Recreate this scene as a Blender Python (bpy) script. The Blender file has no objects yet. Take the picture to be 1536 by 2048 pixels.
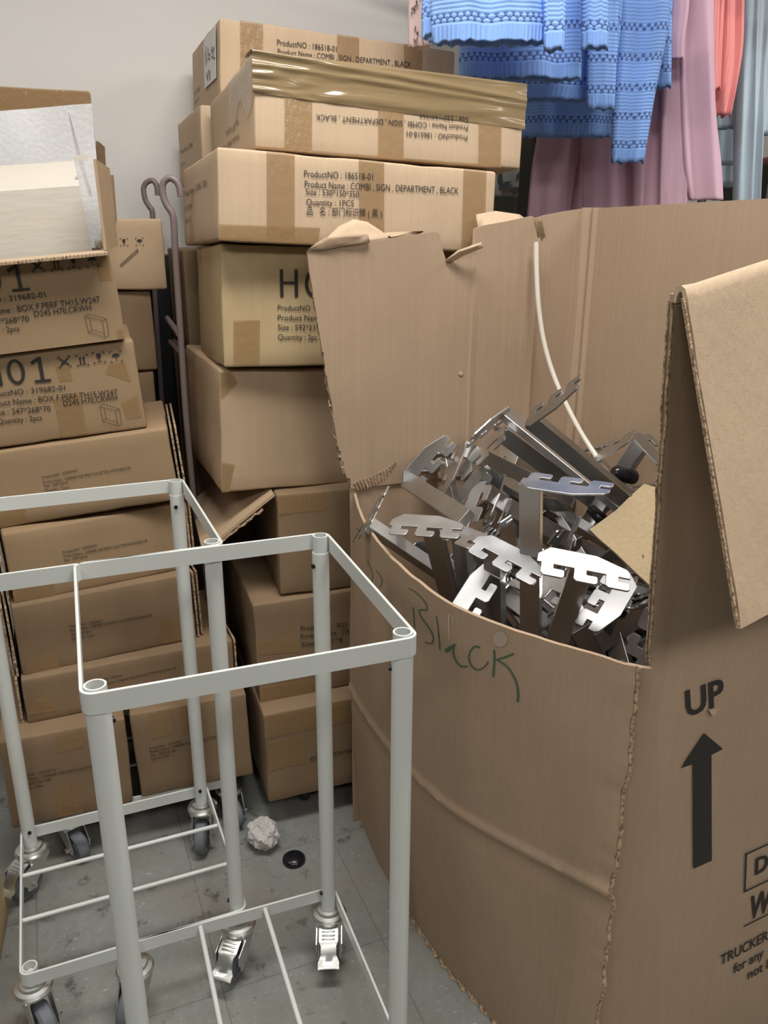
import bpy, bmesh, math, random
from mathutils import Vector, Matrix, noise
from mathutils.bvhtree import BVHTree
sc = bpy.context.scene
COL = sc.collection

# ---------------------------------------------------------------- camera
CAMP = Vector((0, 0, 1.282)); FPX = 1640.28; PITCH = .3304; ROLL = .0039
fw = Vector((0, math.cos(PITCH), -math.sin(PITCH)))
_u = Vector((1, 0, 0)).cross(fw)
RT = math.cos(ROLL) * Vector((1, 0, 0)) + math.sin(ROLL) * _u
UP = -math.sin(ROLL) * Vector((1, 0, 0)) + math.cos(ROLL) * _u
cd = bpy.data.cameras.new('camera'); cam = bpy.data.objects.new('camera', cd); COL.objects.link(cam)
cd.sensor_fit = 'VERTICAL'; cd.sensor_height = 36; cd.lens = FPX / 2048 * 36
cd.clip_start = .02; cd.clip_end = 60
m3 = Matrix((RT, UP, -fw)).transposed()
cam.matrix_world = Matrix.Translation(CAMP) @ m3.to_4x4()
sc.camera = cam

# ---------------------------------------------------------------- light
sc.view_settings.view_transform = 'Standard'; sc.view_settings.look = 'None'
sc.view_settings.gamma = 1; sc.view_settings.use_curve_mapping = False
sc.view_settings.exposure = .18
w = bpy.data.worlds.new('world'); sc.world = w; w.use_nodes = True
w.node_tree.nodes['Background'].inputs[0].default_value = (1.0, .95, .89, 1)
w.node_tree.nodes['Background'].inputs[1].default_value = .03
def area(name, loc, size, power, target, col=(1, .962, .915)):
    l = bpy.data.lights.new(name, 'AREA'); l.shape = 'RECTANGLE'; l.size, l.size_y = size
    l.energy = power; l.color = col
    o = bpy.data.objects.new(name, l); COL.objects.link(o); o.location = loc
    o.rotation_euler = (Vector(target) - Vector(loc)).to_track_quat('-Z', 'Y').to_euler()
    return o
# the ceiling's fluorescent troffers
for lx, ly, pw in ((.05, 1.0, 34), (2.0, 1.95, 30), (-1.75, .5, 12), (1.1, -1.1, 34), (-.7, -1.5, 22), (2.9, .2, 18)):
    area('ceiling_lamp', (lx, ly, 2.54), (1.2, .32), pw, (lx, ly, 0))

# ---------------------------------------------------------------- helpers
def ray(px, py): return fw + RT * ((px - 768) / FPX) - UP * ((py - 1024) / FPX)
class MB:
    def __init__(s): s.v = []; s.f = []; s.uv = None
    def add(s, vs, fs):
        n = len(s.v); s.v += [tuple(v) for v in vs]; s.f += [tuple(i + n for i in f) for f in fs]; return s
    def box(s, c, sz, M=None):
        x, y, z = [a / 2 for a in sz]; c = Vector(c)
        vs = [Vector((a, b, d)) for a in (-x, x) for b in (-y, y) for d in (-z, z)]
        vs = [(M @ v if M else v) + c for v in vs]
        return s.add(vs, [(0, 1, 3, 2), (4, 6, 7, 5), (0, 4, 5, 1), (2, 3, 7, 6), (0, 2, 6, 4), (1, 5, 7, 3)])
    def rbox(s, c, sz, r, M=None, n=2):
        bm = bmesh.new(); bmesh.ops.create_cube(bm, size=1)
        bmesh.ops.scale(bm, vec=sz, verts=bm.verts)
        bmesh.ops.bevel(bm, geom=bm.edges[:], offset=r, segments=n, affect='EDGES', profile=.5)
        bm.verts.index_update(); c = Vector(c)
        s.add([(M @ v.co if M else v.co) + c for v in bm.verts], [[v.index for v in f.verts] for f in bm.faces]); bm.free(); return s
    def tube(s, path, r, n=12, cap=True, sq=None):
        path = [Vector(p) for p in path]; m = len(path); t0 = (path[1] - path[0]).normalized()
        a = t0.orthogonal().normalized() if sq is None else Vector(sq).normalized()
        vs = []; fs = []
        for i, p in enumerate(path):
            t = (path[min(i + 1, m - 1)] - path[max(i - 1, 0)]).normalized()
            a = (a - t * a.dot(t)).normalized(); b = t.cross(a)
            rr = r[i] if isinstance(r, (list, tuple)) else r
            for k in range(n):
                q = 2 * math.pi * k / n; vs.append(p + (a * math.cos(q) + b * math.sin(q)) * rr)
        for i in range(m - 1):
            for k in range(n):
                fs.append((i * n + k, i * n + (k + 1) % n, (i + 1) * n + (k + 1) % n, (i + 1) * n + k))
        if cap: fs += [tuple(range(n - 1, -1, -1)), tuple((m - 1) * n + k for k in range(n))]
        return s.add(vs, fs)
    def pipe(s, p0, p1, ro, ri, n=24):
        p0 = Vector(p0); p1 = Vector(p1); t = (p1 - p0).normalized(); a = t.orthogonal().normalized(); b = t.cross(a); vs = []
        for p, r in ((p0, ro), (p1, ro), (p1, ri), (p0, ri)):
            for k in range(n):
                q = 2 * math.pi * k / n; vs.append(p + (a * math.cos(q) + b * math.sin(q)) * r)
        fs = []
        for j in range(4):
            for k in range(n):
                fs.append((j * n + k, j * n + (k + 1) % n, ((j + 1) % 4) * n + (k + 1) % n, ((j + 1) % 4) * n + k))
        return s.add(vs, fs)
    def lathe(s, prof, n=24, M=None):
        vs = []; fs = []; m = len(prof)
        for r, z in prof:
            for k in range(n):
                q = 2 * math.pi * k / n; v = Vector((r * math.cos(q), r * math.sin(q), z)); vs.append(M @ v if M else v)
        for i in range(m - 1):
            for k in range(n): fs.append((i * n + k, i * n + (k + 1) % n, (i + 1) * n + (k + 1) % n, (i + 1) * n + k))
        fs += [tuple(range(n - 1, -1, -1)), tuple((m - 1) * n + k for k in range(n))]
        return s.add(vs, fs)
    def prism(s, poly, o, ex, ey, th):
        o = Vector(o); ex = Vector(ex); ey = Vector(ey); ez = ex.cross(ey).normalized() * th; n = len(poly)
        a = [o + ex * p[0] + ey * p[1] for p in poly]
        return s.add(a + [v + ez for v in a], [tuple(range(n - 1, -1, -1)), tuple(range(n, 2 * n))] + [(i, (i + 1) % n, (i + 1) % n + n, i + n) for i in range(n)])
    def grid(s, rows):
        m = len(rows); n = len(rows[0])
        return s.add([v for r in rows for v in r], [(i * n + j, i * n + j + 1, (i + 1) * n + j + 1, (i + 1) * n + j) for i in range(m - 1) for j in range(n - 1)])
    def slab(s, rows, th):
        """a grid given a thickness along its own normals, closed all round"""
        m = len(rows); n = len(rows[0]); rows = [[Vector(v) for v in r] for r in rows]; back = []
        for i in range(m):
            rr = []
            for j in range(n):
                du = rows[i][min(j + 1, n - 1)] - rows[i][max(j - 1, 0)]; dv = rows[min(i + 1, m - 1)][j] - rows[max(i - 1, 0)][j]
                rr.append(rows[i][j] + du.cross(dv).normalized() * th)
            back.append(rr)
        k = len(s.v); s.grid(rows); k2 = len(s.v); n0 = len(s.f); s.grid(back)
        s.f[n0:] = [tuple(reversed(f)) for f in s.f[n0:]]
        loop = [(0, j) for j in range(n)] + [(i, n - 1) for i in range(1, m)] + [(m - 1, j) for j in range(n - 2, -1, -1)] + [(i, 0) for i in range(m - 2, 0, -1)]
        for a in range(len(loop)):
            p = loop[a]; q = loop[(a + 1) % len(loop)]
            ip = p[0] * n + p[1]; iq = q[0] * n + q[1]
            s.f.append((k + iq, k + ip, k2 + ip, k2 + iq))
        return s
def props(o, label=None, cat=None, group=None, kind=None):
    for k, v in (('label', label), ('category', cat), ('group', group), ('kind', kind)):
        if v: o[k] = v
    return o
def obj(name, mb, mat, parent=None, smooth=None, sub=0, fixn=True):
    me = bpy.data.meshes.new(name); me.from_pydata(mb.v, [], mb.f)
    if fixn:
        bm = bmesh.new(); bm.from_mesh(me); bmesh.ops.recalc_face_normals(bm, faces=bm.faces[:]); bm.to_mesh(me); bm.free()
    if mb.uv:
        ul = me.uv_layers.new(name='UVMap')
        for lp in me.loops: ul.data[lp.index].uv = mb.uv[lp.vertex_index]
    me.materials.append(mat); o = bpy.data.objects.new(name, me); COL.objects.link(o)
    if parent: o.parent = parent
    if smooth is not None:
        for p in me.polygons: p.use_smooth = True
        if smooth > 0: me.set_sharp_from_angle(angle=math.radians(smooth))
    if sub:
        md = o.modifiers.new('subdivision', 'SUBSURF'); md.levels = sub; md.render_levels = sub
    return o
def thing(name, label, cat, M=None, group=None):
    o = bpy.data.objects.new(name, None); COL.objects.link(o); o.empty_display_size = .05
    if M is not None: o.matrix_world = M
    return props(o, label, cat, group)
def dup(root, M, label=None, group=None, name=None):
    r = root.copy(); COL.objects.link(r); r.matrix_world = M
    if label: r['label'] = label
    if group: r['group'] = group
    for ch in list(root.children):
        c = ch.copy(); COL.objects.link(c); c.parent = r
        for g in list(ch.children):
            d = g.copy(); COL.objects.link(d); d.parent = c
    return r
def frame(loc, yaw=0, roll=0, pit=0):
    return Matrix.Translation(loc) @ (Matrix.Rotation(yaw, 4, 'Z') @ Matrix.Rotation(roll, 4, 'Y') @ Matrix.Rotation(pit, 4, 'X'))

# ---------------------------------------------------------------- materials
class NT:
    def __init__(s, name):
        s.m = bpy.data.materials.new(name); s.m.use_nodes = True; s.t = s.m.node_tree; s.b = s.t.nodes['Principled BSDF']
    def n(s, ty, **kw):
        x = s.t.nodes.new(ty)
        for k, v in kw.items():
            if k in x.inputs: x.inputs[k].default_value = v
            else: setattr(x, k, v)
        return x
    def l(s, a, b): s.t.links.new(a, b)
    def coord(s, scale, kind='Object', rot=(0, 0, 0)):
        c = s.n('ShaderNodeTexCoord'); m = s.n('ShaderNodeMapping'); m.inputs['Scale'].default_value = scale; m.inputs['Rotation'].default_value = rot
        s.l(c.outputs[kind], m.inputs['Vector']); return m.outputs[0]
    def noise(s, vec, scale, detail=3, rough=.5):
        x = s.n('ShaderNodeTexNoise', Scale=scale, Detail=detail, Roughness=rough); s.l(vec, x.inputs['Vector']); return x.outputs['Fac']
    def ramp(s, fac, stops):
        r = s.n('ShaderNodeValToRGB'); e = r.color_ramp.elements
        while len(e) < len(stops): e.new(.5)
        for i, (p, c) in enumerate(stops):
            e[i].position = p; e[i].color = (*c, 1) if len(c) == 3 else c
        s.l(fac, r.inputs[0]); return r.outputs[0]
    def mix(s, fac, a, b, mode='MIX'):
        x = s.n('ShaderNodeMix', data_type='RGBA', blend_type=mode)
        for sock, val in ((x.inputs[0], fac), (x.inputs[6], a), (x.inputs[7], b)):
            if hasattr(val, 'is_linked'): s.l(val, sock)
            elif isinstance(val, (int, float)): sock.default_value = val
            else: sock.default_value = (*val, 1)
        return x.outputs[2]
    def math(s, op, a, b=0.0):
        x = s.n('ShaderNodeMath', operation=op)
        for i, val in ((0, a), (1, b)):
            if hasattr(val, 'is_linked'): s.l(val, x.inputs[i])
            else: x.inputs[i].default_value = val
        return x.outputs[0]
    def bump(s, h, strength, dist=.001):
        x = s.n('ShaderNodeBump', Strength=strength, Distance=dist); s.l(h, x.inputs['Height']); s.l(x.outputs[0], s.b.inputs['Normal'])
    def set(s, col=None, rough=None, metal=None, **kw):
        if col is not None:
            if hasattr(col, 'is_linked'): s.l(col, s.b.inputs['Base Color'])
            else: s.b.inputs['Base Color'].default_value = (*col, 1)
        if rough is not None:
            if hasattr(rough, 'is_linked'): s.l(rough, s.b.inputs['Roughness'])
            else: s.b.inputs['Roughness'].default_value = rough
        if metal is not None: s.b.inputs['Metallic'].default_value = metal
        for k, v in kw.items(): s.b.inputs[k].default_value = v
        return s.m
def plain(name, col, rough=.5, metal=0, **kw): return NT(name).set(col, rough, metal, **kw)
def sc3(c, k): return tuple(a * k for a in c)
def cardboard(name, col, flute=1.0, bump=.35):
    t = NT(name)
    fl = t.noise(t.coord((150, 150, 2.5)), 1, 2); mot = t.noise(t.coord((1, 1, 1)), 9, 5, .6); spk = t.noise(t.coord((1, 1, 1)), 420, 2)
    c = t.mix(mot, sc3(col, .86), sc3(col, 1.12))
    c = t.mix(t.math('MULTIPLY', fl, .5 * flute), c, sc3(col, .80))
    c = t.mix(t.ramp(spk, [(.27, (1, 1, 1)), (.36, (0, 0, 0))]), c, sc3(col, .74))
    h = t.math('ADD', t.math('MULTIPLY', fl, flute), t.math('MULTIPLY', spk, .35))
    t.bump(h, bump, .0012)
    return t.set(c, .80)
CARD = cardboard('cardboard_tan', (.45, .325, .205))
CARD_P = cardboard('cardboard_pale', (.53, .395, .265), 1.3, .5)
CARD_O = cardboard('cardboard_olive', (.46, .345, .19), 1.0)
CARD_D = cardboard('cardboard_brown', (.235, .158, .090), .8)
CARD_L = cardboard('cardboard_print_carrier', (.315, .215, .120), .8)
CARD_G = cardboard('cardboard_bulk_bin', (.41, .295, .198), 1.4, .4)
CARD_Y = cardboard('cardboard_yellowish', (.47, .365, .215), 3.0, .9)
def edge_mat():
    t = NT('corrugated_edge')
    a = t.noise(t.coord((1, 1, 1)), 190, 3); c = t.ramp(a, [(.36, (.17, .115, .07)), (.56, (.46, .33, .21))])
    t.bump(a, .8, .003); return t.set(c, .9)
EDGE = edge_mat()
def tape_mat(name, col, alpha, rough, bump=.35, scale=55):
    t = NT(name); v = t.coord((1, 1, 1) if scale > 30 else (.22, 1, 1.6)); h = t.noise(v, scale, 3); h2 = t.noise(t.coord((6, 6, 1) if scale > 30 else (.3, 1, 2)), 40, 1)
    t.bump(t.math('ADD', h, t.math('MULTIPLY', h2, .5)), bump, .004)
    return t.set(col, rough, Alpha=alpha)
TAPE_M = tape_mat('packing_tape_brown', (.36, .225, .105), .55, .16)
TAPE_B = tape_mat('packing_tape_tan_wide', (.25, .182, .098), .95, .15, .55, 16)
TAPE_C = tape_mat('packing_tape_clear', (.62, .55, .46), .35, .10, .8, 40)
INK = plain('black_print_ink', (.020, .017, .014), .65)
INK_G = plain('faded_print_ink', (.10, .07, .045), .7)
INK_R = plain('red_print_ink', (.30, .06, .03), .7)
MARK = plain('green_marker_ink', (.05, .115, .065), .6)
PAPER = plain('white_paper_label', (.72, .71, .68), .7)
def steel(name, col, rough):
    t = NT(name); br = t.noise(t.coord((260, 9, 260)), 1, 2); bl = t.noise(t.coord((1, 1, 1)), 22, 4)
    t.bump(br, .12, .0006)
    r = t.math('ADD', t.math('MULTIPLY', bl, .22), rough)
    c = t.mix(bl, sc3(col, .82), col)
    return t.set(c, r, 1.0)
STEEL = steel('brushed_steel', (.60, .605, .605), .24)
STEEL_LIT = steel('lit_steel', (.72, .72, .715), .22)  # same steel, colour lightened for arms and plates that catch the light
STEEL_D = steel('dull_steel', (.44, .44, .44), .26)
ZINC = steel('zinc_plate', (.74, .75, .72), .26)
WHITE = plain('white_powder_coat', (.60, .625, .60), .38)
RUBBER = plain('grey_rubber', (.13, .14, .16), .6)
BLACKR = plain('black_rubber', (.018, .018, .02), .5)
BLACK = plain('black_plastic', (.008, .008, .014), .25)
SCREW = plain('black_screw', (.02, .02, .02), .35, .6)
BOLT = plain('bright_bolt', (.75, .75, .74), .22, 1.0)
MAUVE = plain('mauve_lacquer', (.20, .155, .15), .42)
CREAM = plain('cream_white_paint', (.58, .535, .46), .45)
PLASTIC = plain('white_plastic', (.74, .70, .62), .4)
def film_mat():
    t = NT('clear_film'); h = t.noise(t.coord((3, 3, 14)), 6, 4); t.bump(h, .9, .01)
    return t.set((.85, .83, .8), .08, Alpha=.07)
FILM = film_mat()
def foam_mat():
    t = NT('white_foam_sheet'); h = t.noise(t.coord((1, 1, 1)), 130, 3); t.bump(h, .5, .002)
    return t.set(t.mix(h, (.54, .545, .55), (.66, .66, .655)), .7)
FOAM = foam_mat()
def wall_mat():
    t = NT('painted_wall'); h = t.noise(t.coord((1, 1, 1)), 160, 3); t.bump(h, .05, .001)
    return t.set(t.mix(t.noise(t.coord((1, 1, 1)), 1.3, 3), (.70, .68, .65), (.745, .725, .695)), .75)
WALL = wall_mat()
def floor_mat():
    t = NT('vinyl_tile_floor'); v = t.coord((1, 1, 1))
    n1 = t.noise(v, 60, 4, .65); n2 = t.noise(v, 4.2, 5, .65); n3 = t.noise(v, 15, 6, .7); st = t.noise(t.coord((70, 200, 1), rot=(0, 0, .6)), 1, 2)
    c = t.mix(n1, (.17, .178, .165), (.285, .295, .275))
    c = t.mix(t.ramp(st, [(.66, (0, 0, 0)), (.72, (1, 1, 1))]), c, (.42, .42, .40))
    c = t.mix(t.ramp(n2, [(.42, (0, 0, 0)), (.68, (1, 1, 1))]), c, (.20, .19, .165))
    c = t.mix(t.ramp(n3, [(.575, (0, 0, 0)), (.66, (.85, .85, .85))]), c, (.07, .065, .06))
    s = t.n('ShaderNodeSeparateXYZ'); t.l(v, s.inputs[0]); seam = None
    for ax, off in ((0, .466), (1, 1.126)):
        q = t.math('FRACT', t.math('DIVIDE', t.math('SUBTRACT', s.outputs[ax], off - 30.5), .305))
        q = t.math('LESS_THAN', t.math('MINIMUM', q, t.math('SUBTRACT', 1.0, q)), .0042); seam = q if seam is None else t.math('MAXIMUM', seam, q)
    c = t.mix(t.math('MULTIPLY', seam, .38), c, (.06, .06, .055))
    t.bump(n1, .08, .001)
    return t.set(c, t.math('ADD', t.math('MULTIPLY', n2, .25), .33))
FLOOR = floor_mat()
# ---- measured cartons: x, y, z, yaw, roll, pitch, width, depth, height; printing, tape and marks in face coordinates (m)
BOX={'M1':(-0.2556,1.5225,0.0700,0.3516,-0.0083,-0.0004,0.5001,0.3800,0.2278),
'M2':(-0.2724,1.5726,0.2962,0.3396,-0.0165,-0.0016,0.5000,0.3800,0.2380),
'M3':(-0.2222,1.6069,0.5390,0.2918,0.0024,-0.0014,0.4500,0.3500,0.2286),
'M4':(-0.3316,1.5917,0.7756,0.3999,0.0397,0.0130,0.5496,0.3700,0.2496),
'M5':(-0.3066,1.5692,1.0325,0.3589,0.0312,-0.0416,0.6000,0.2956,0.2273),
'M6':(-0.2959,1.5304,1.2648,0.3755,0.0460,-0.0380,0.5497,0.3958,0.1539),
'M7':(-0.2309,1.5772,1.4184,0.3702,0.0377,-0.0664,0.5394,0.4280,0.1548),
'M8':(-0.3629,1.9973,1.5580,0.3650,0.0460,-0.0027,0.5604,0.3969,0.1553),
'L1a':(-0.7573,1.3728,0.1199,0.3809,0.0086,-0.0000,0.2407,0.3000,0.2104),
'L1b':(-0.5227,1.4758,0.1195,0.3060,-0.0288,-0.0087,0.2437,0.3000,0.2086),
'L2':(-0.7238,1.4367,0.3276,0.4141,-0.0035,-0.0031,0.4308,0.3000,0.1044),
'L3':(-0.7265,1.4557,0.4270,0.4580,-0.0204,-0.0012,0.3541,0.3000,0.1573),
'L4':(-0.7285,1.4706,0.5801,0.4896,-0.0303,0.0078,0.3524,0.3001,0.1502),
'L5':(-0.8960,1.4599,0.7155,0.2820,-0.0848,-0.0001,0.5000,0.3000,0.1528),
'L6':(-0.9435,1.4438,0.8697,0.3261,-0.0766,0.0004,0.5000,0.3000,0.1745),
'L7':(-0.9621,1.4124,1.0405,0.3479,-0.0906,-0.0023,0.5000,0.3000,0.1589),
'M9':(-0.4130,2.0000,1.3890,0.3660,0.0220,-0.0030,0.5450,0.3700,0.1560),
'L9':(-0.8000,1.8000,1.1550,0.3500,0.0000,0.0000,0.3600,0.3000,0.1500)}
TEXT={'M6':[('ProductNO : 186518-01', 0.1571, 0.1157, 0.2891, 0.1198, 0.0119), ('Product Name : COMBI , SIGN , DEPARTMENT , BLACK', 0.1582, 0.0981, 0.4671, 0.1068, 0.0122), ('Size : 530*150*350', 0.1601, 0.0863, 0.2622, 0.0876, 0.0111), ('Quantity : 1PCS', 0.1612, 0.0685, 0.2528, 0.0713, 0.0112), ('品   名 : 部门标识牌 ( 黑 )', 0.1622, 0.0522, 0.3092, 0.056, 0.0122)],
'M7':[('ProductNO : 186518-01', 0.4159, 0.0537, 0.2895, 0.0512, 0.01), ('Product Name : COMBI , SIGN , DEPARTMENT , BLACK', 0.4162, 0.0711, 0.1122, 0.0648, 0.0098), ('Size : 530*150*350', 0.4166, 0.0857, 0.3151, 0.0857, 0.0099)],
'M8':[('ProductNO : 186518-01', 0.1265, 0.116, 0.264, 0.1189, 0.0119), ('Product Name : COMBI , SIGN , DEPARTMENT , BLACK', 0.1278, 0.0979, 0.4464, 0.1071, 0.0121)],
'M5':[('H0', 0.1096, 0.1326, 0.203, 0.1334, 0.0509), ('ProductNO', 0.1067, 0.108, 0.1706, 0.1077, 0.0107), ('Product Nam', 0.1064, 0.0893, 0.1867, 0.0888, 0.0109), ('Size : 592*23', 0.106, 0.0714, 0.1805, 0.0706, 0.011), ('Quantity : 2pc', 0.1057, 0.053, 0.1845, 0.0514, 0.011)],
'M2':[('ProductNO : 3035', 0.0999, 0.1601, 0.2054, 0.1507, 0.0116), ('Product Name : CA', 0.099, 0.1408, 0.2096, 0.1338, 0.0116), ('Size : 241*6', 0.0992, 0.1211, 0.1939, 0.1168, 0.0116)],
'M1':[('MIN,WOOD,BLK,GR', 0.2001, 0.0984, 0.098, 0.0992, 0.0118)],
'L7':[('H01', 0.2334, 0.1076, 0.3567, 0.1061, 0.0453), ('ProductNO : 319682-01', 0.2302, 0.0907, 0.3774, 0.0914, 0.0102), ('Product Name : BOX F.PERF TH15,W247', 0.2327, 0.0709, 0.4688, 0.072, 0.0113), ('D245 H70,CRWH', 0.3515, 0.0591, 0.4506, 0.0595, 0.011), ('Size : 247*268*70', 0.2384, 0.0539, 0.3407, 0.0528, 0.0108), ('Quantity : 2pcs', 0.244, 0.039, 0.3211, 0.0377, 0.0104)],
'L6':[('H01', 0.2239, 0.1188, 0.3424, 0.1147, 0.0467), ('ProductNO : 319682-01', 0.2172, 0.0999, 0.361, 0.0949, 0.0107), ('Product Name : BOX F.PERF TH15,W247', 0.2175, 0.0818, 0.4533, 0.0738, 0.0113), ('D245 H70,CRWH', 0.3525, 0.0649, 0.4514, 0.0631, 0.0115), ('Size : 247*268*70', 0.2259, 0.0644, 0.3278, 0.0591, 0.0112), ('Quantity : 2pcs', 0.2317, 0.0471, 0.3094, 0.044, 0.0109)],
'L5':[('ProductNO : 323034-01', 0.2502, 0.0878, 0.3165, 0.0918, 0.0054), ('Product Name : CARRIER FOR PRINT,US,LETTER,WOOD,BLK,GR', 0.2499, 0.0776, 0.416, 0.0815, 0.0055), ('Size : 320*236*6', 0.2503, 0.0704, 0.2945, 0.0705, 0.0055), ('Quantity : 5 pcs', 0.2502, 0.0611, 0.2949, 0.0608, 0.0055)],
'L4':[('ProductNO : 323034-01', 0.1029, 0.0885, 0.1691, 0.0906, 0.0058), ('Product Name : CARRIER FOR PRINT,US,LETTER,WOOD,BLK,GR', 0.104, 0.0796, 0.2697, 0.0794, 0.0059), ('Size : 320*236*6', 0.1041, 0.0709, 0.1478, 0.071, 0.0059)],
'L3':[('ProductNO : 323034-01', 0.1005, 0.0884, 0.1647, 0.0856, 0.0061), ('Product Name : CARRIER FOR PRINT,US,LETTER,WOOD,BLK,GR', 0.1007, 0.0788, 0.2644, 0.0754, 0.0062), ('Size : 320*236*6', 0.1018, 0.0694, 0.1397, 0.0681, 0.0055), ('Quantity : 5 pcs', 0.1014, 0.0592, 0.1454, 0.0586, 0.0061)],
'L2':[('ProductNO : 323034-01', 0.1384, 0.0684, 0.1934, 0.0685, 0.0052), ('Product Name : CARRIER FOR PRINT,US,LETTER,WOOD,BLK,GR', 0.142, 0.0557, 0.3036, 0.061, 0.0059)],
'L1a':[('ProductNO : 323147-01', 0.0203, 0.1209, 0.0969, 0.1199, 0.007), ('Product Name : CARRIER FOR PRINT,US,LETTER', 0.019, 0.1105, 0.1713, 0.1091, 0.0065), ('Size : 320*236*180', 0.0224, 0.1001, 0.0852, 0.1, 0.0065), ('Quantity : 30pcs', 0.0239, 0.09, 0.0709, 0.0905, 0.0064)],
'L1b':[('ProductNO : 323147-01', 0.0316, 0.1163, 0.0979, 0.1195, 0.0067), ('Product Name : CARRIER FOR PRINT,US,LETTER', 0.0315, 0.1075, 0.1718, 0.1138, 0.0068), ('Size : 320*236*180', 0.0316, 0.0987, 0.0843, 0.1, 0.0067), ('Quantity : 30pcs', 0.0316, 0.0899, 0.0707, 0.0906, 0.0067)]}
TAPE={'M6':[(0.0885, 0.1526, 0.1394, 0.1526, 0.1398, 0.0026, 0.0875, 0.002), (0.2606, 0.1538, 0.3109, 0.1542, 0.3161, 0.0041, 0.2654, 0.0037), (0.476, 0.1526, 0.5262, 0.1527, 0.5321, 0.0001, 0.4805, 0.0009), (0.0005, 0.0274, 0.1882, 0.0311, 0.1847, 0.0011, -0.0019, -0.0004)],
'M7':[(0.0566, 0.1535, 0.1064, 0.1549, 0.1052, -0.0015, 0.0541, -0.001), (0.2309, 0.1542, 0.2811, 0.1544, 0.2846, 0.0008, 0.233, 0.0007), (0.4368, 0.1574, 0.4866, 0.1571, 0.4924, -0.0015, 0.4424, -0.0011)],
'M8':[(0.0448, 0.1548, 0.0952, 0.1544, 0.0952, 0.0137, 0.0437, 0.0155), (0.2641, 0.1566, 0.3165, 0.1559, 0.3221, 0.01, 0.2684, 0.0101), (0.4258, 0.1557, 0.4727, 0.155, 0.4821, 0.0112, 0.4341, 0.011)],
'M5':[(0.0212, 0.0889, 0.0718, 0.0898, 0.0689, 0.0077, 0.0185, 0.0068)],
'M4':[(0.0022, 0.2461, 0.0247, 0.2457, 0.0363, 0.2248, 0.0031, 0.1912), (-0.0013, 0.0655, 0.0281, 0.0583, 0.016, 0.0009, -0.0025, 0.0013)],
'M3':[(0.0025, 0.2286, 0.1046, 0.2265, 0.1039, 0.1857, 0.003, 0.1862)],
'M2':[(0.0083, 0.1542, 0.0957, 0.1439, 0.0941, 0.1098, 0.0071, 0.1182), (0.0023, 0.0427, 0.1343, 0.0365, 0.1329, 0.0021, 0.0009, 0.0015)],
'M1':[(0.0016, 0.2259, 0.1953, 0.2231, 0.1967, 0.1712, 0.0009, 0.1708), (0.006, 0.162, 0.0886, 0.1576, 0.0872, 0.0861, 0.0055, 0.0873)],
'L6':[(0.3359, 0.0818, 0.3874, 0.0846, 0.383, 0.0068, 0.3374, 0.0057), (0.3517, 0.1439, 0.3759, 0.1438, 0.3779, 0.112, 0.3543, 0.1112), (0.4473, 0.1351, 0.4782, 0.1361, 0.4826, 0.0956, 0.4394, 0.1167), (0.4569, 0.0564, 0.4905, 0.0698, 0.4917, 0.0253, 0.4626, 0.0234)],
'L7':[(0.4748, 0.15, 0.4963, 0.1515, 0.4969, 0.1087, 0.4756, 0.1092), (0.4887, 0.018, 0.5057, 0.0205, 0.5041, 0.0019, 0.4872, 0.0003)],
'L5':[(0.1662, 0.058, 0.2123, 0.0603, 0.2021, 0.0048, 0.1537, 0.002)],
'L4':[(-0.0025, 0.0467, 0.0779, 0.0473, 0.0758, 0.0015, -0.0018, 0.0064)],
'L3':[(0.2798, 0.0623, 0.3526, 0.0595, 0.3518, 0.0026, 0.2792, 0.005), (0.0126, 0.0307, 0.0667, 0.0451, 0.0706, 0.0037, 0.0044, 0.0066)],
'L2':[(0.0212, 0.0537, 0.0498, 0.0559, 0.0626, 0.0198, 0.0032, 0.0233)],
'L1a':[(0.1061, 0.2042, 0.1564, 0.204, 0.155, 0.1616, 0.1053, 0.162), (0.0926, 0.0798, 0.1197, 0.081, 0.1178, 0.0069, 0.0886, 0.0078), (0.1211, 0.0757, 0.1405, 0.0754, 0.1375, 0.0062, 0.1178, 0.0069)],
'L1b':[(0.0391, 0.2043, 0.0883, 0.2057, 0.0826, 0.1431, 0.0349, 0.1416), (0.0987, 0.2059, 0.1163, 0.2058, 0.1136, 0.1385, 0.0966, 0.1374)]}
ICON={'L6':[(0.3695, 0.1479), (0.4015, 0.147), (0.4322, 0.1484), (0.4633, 0.1466)],
'L7':[(0.3747, 0.146), (0.4065, 0.145), (0.4362, 0.1451), (0.469, 0.1453)]}
DRAW={'L6':[(0.4167, 0.0549), (0.4176, 0.0256), (0.4438, 0.0119), (0.4443, 0.0427), (0.4167, 0.0549), (0.4237, 0.0591), (0.4517, 0.0458), (0.4443, 0.0427), None, (0.4517, 0.0458), (0.451, 0.0155), (0.4438, 0.0119), None, (0.4241, 0.0507), (0.4243, 0.0299), (0.4176, 0.0256), None, (0.4243, 0.0299), (0.4432, 0.0198)],
'L7':[(0.4368, 0.0495), (0.4376, 0.0204), (0.465, 0.007), (0.4657, 0.0377), (0.4368, 0.0495), (0.4442, 0.0537), (0.4736, 0.0409), (0.4657, 0.0377), None, (0.4736, 0.0409), (0.4726, 0.0107), (0.465, 0.007), None, (0.4446, 0.0454), (0.4446, 0.0247), (0.4376, 0.0204), None, (0.4446, 0.0247), (0.4644, 0.0149)]}
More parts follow.
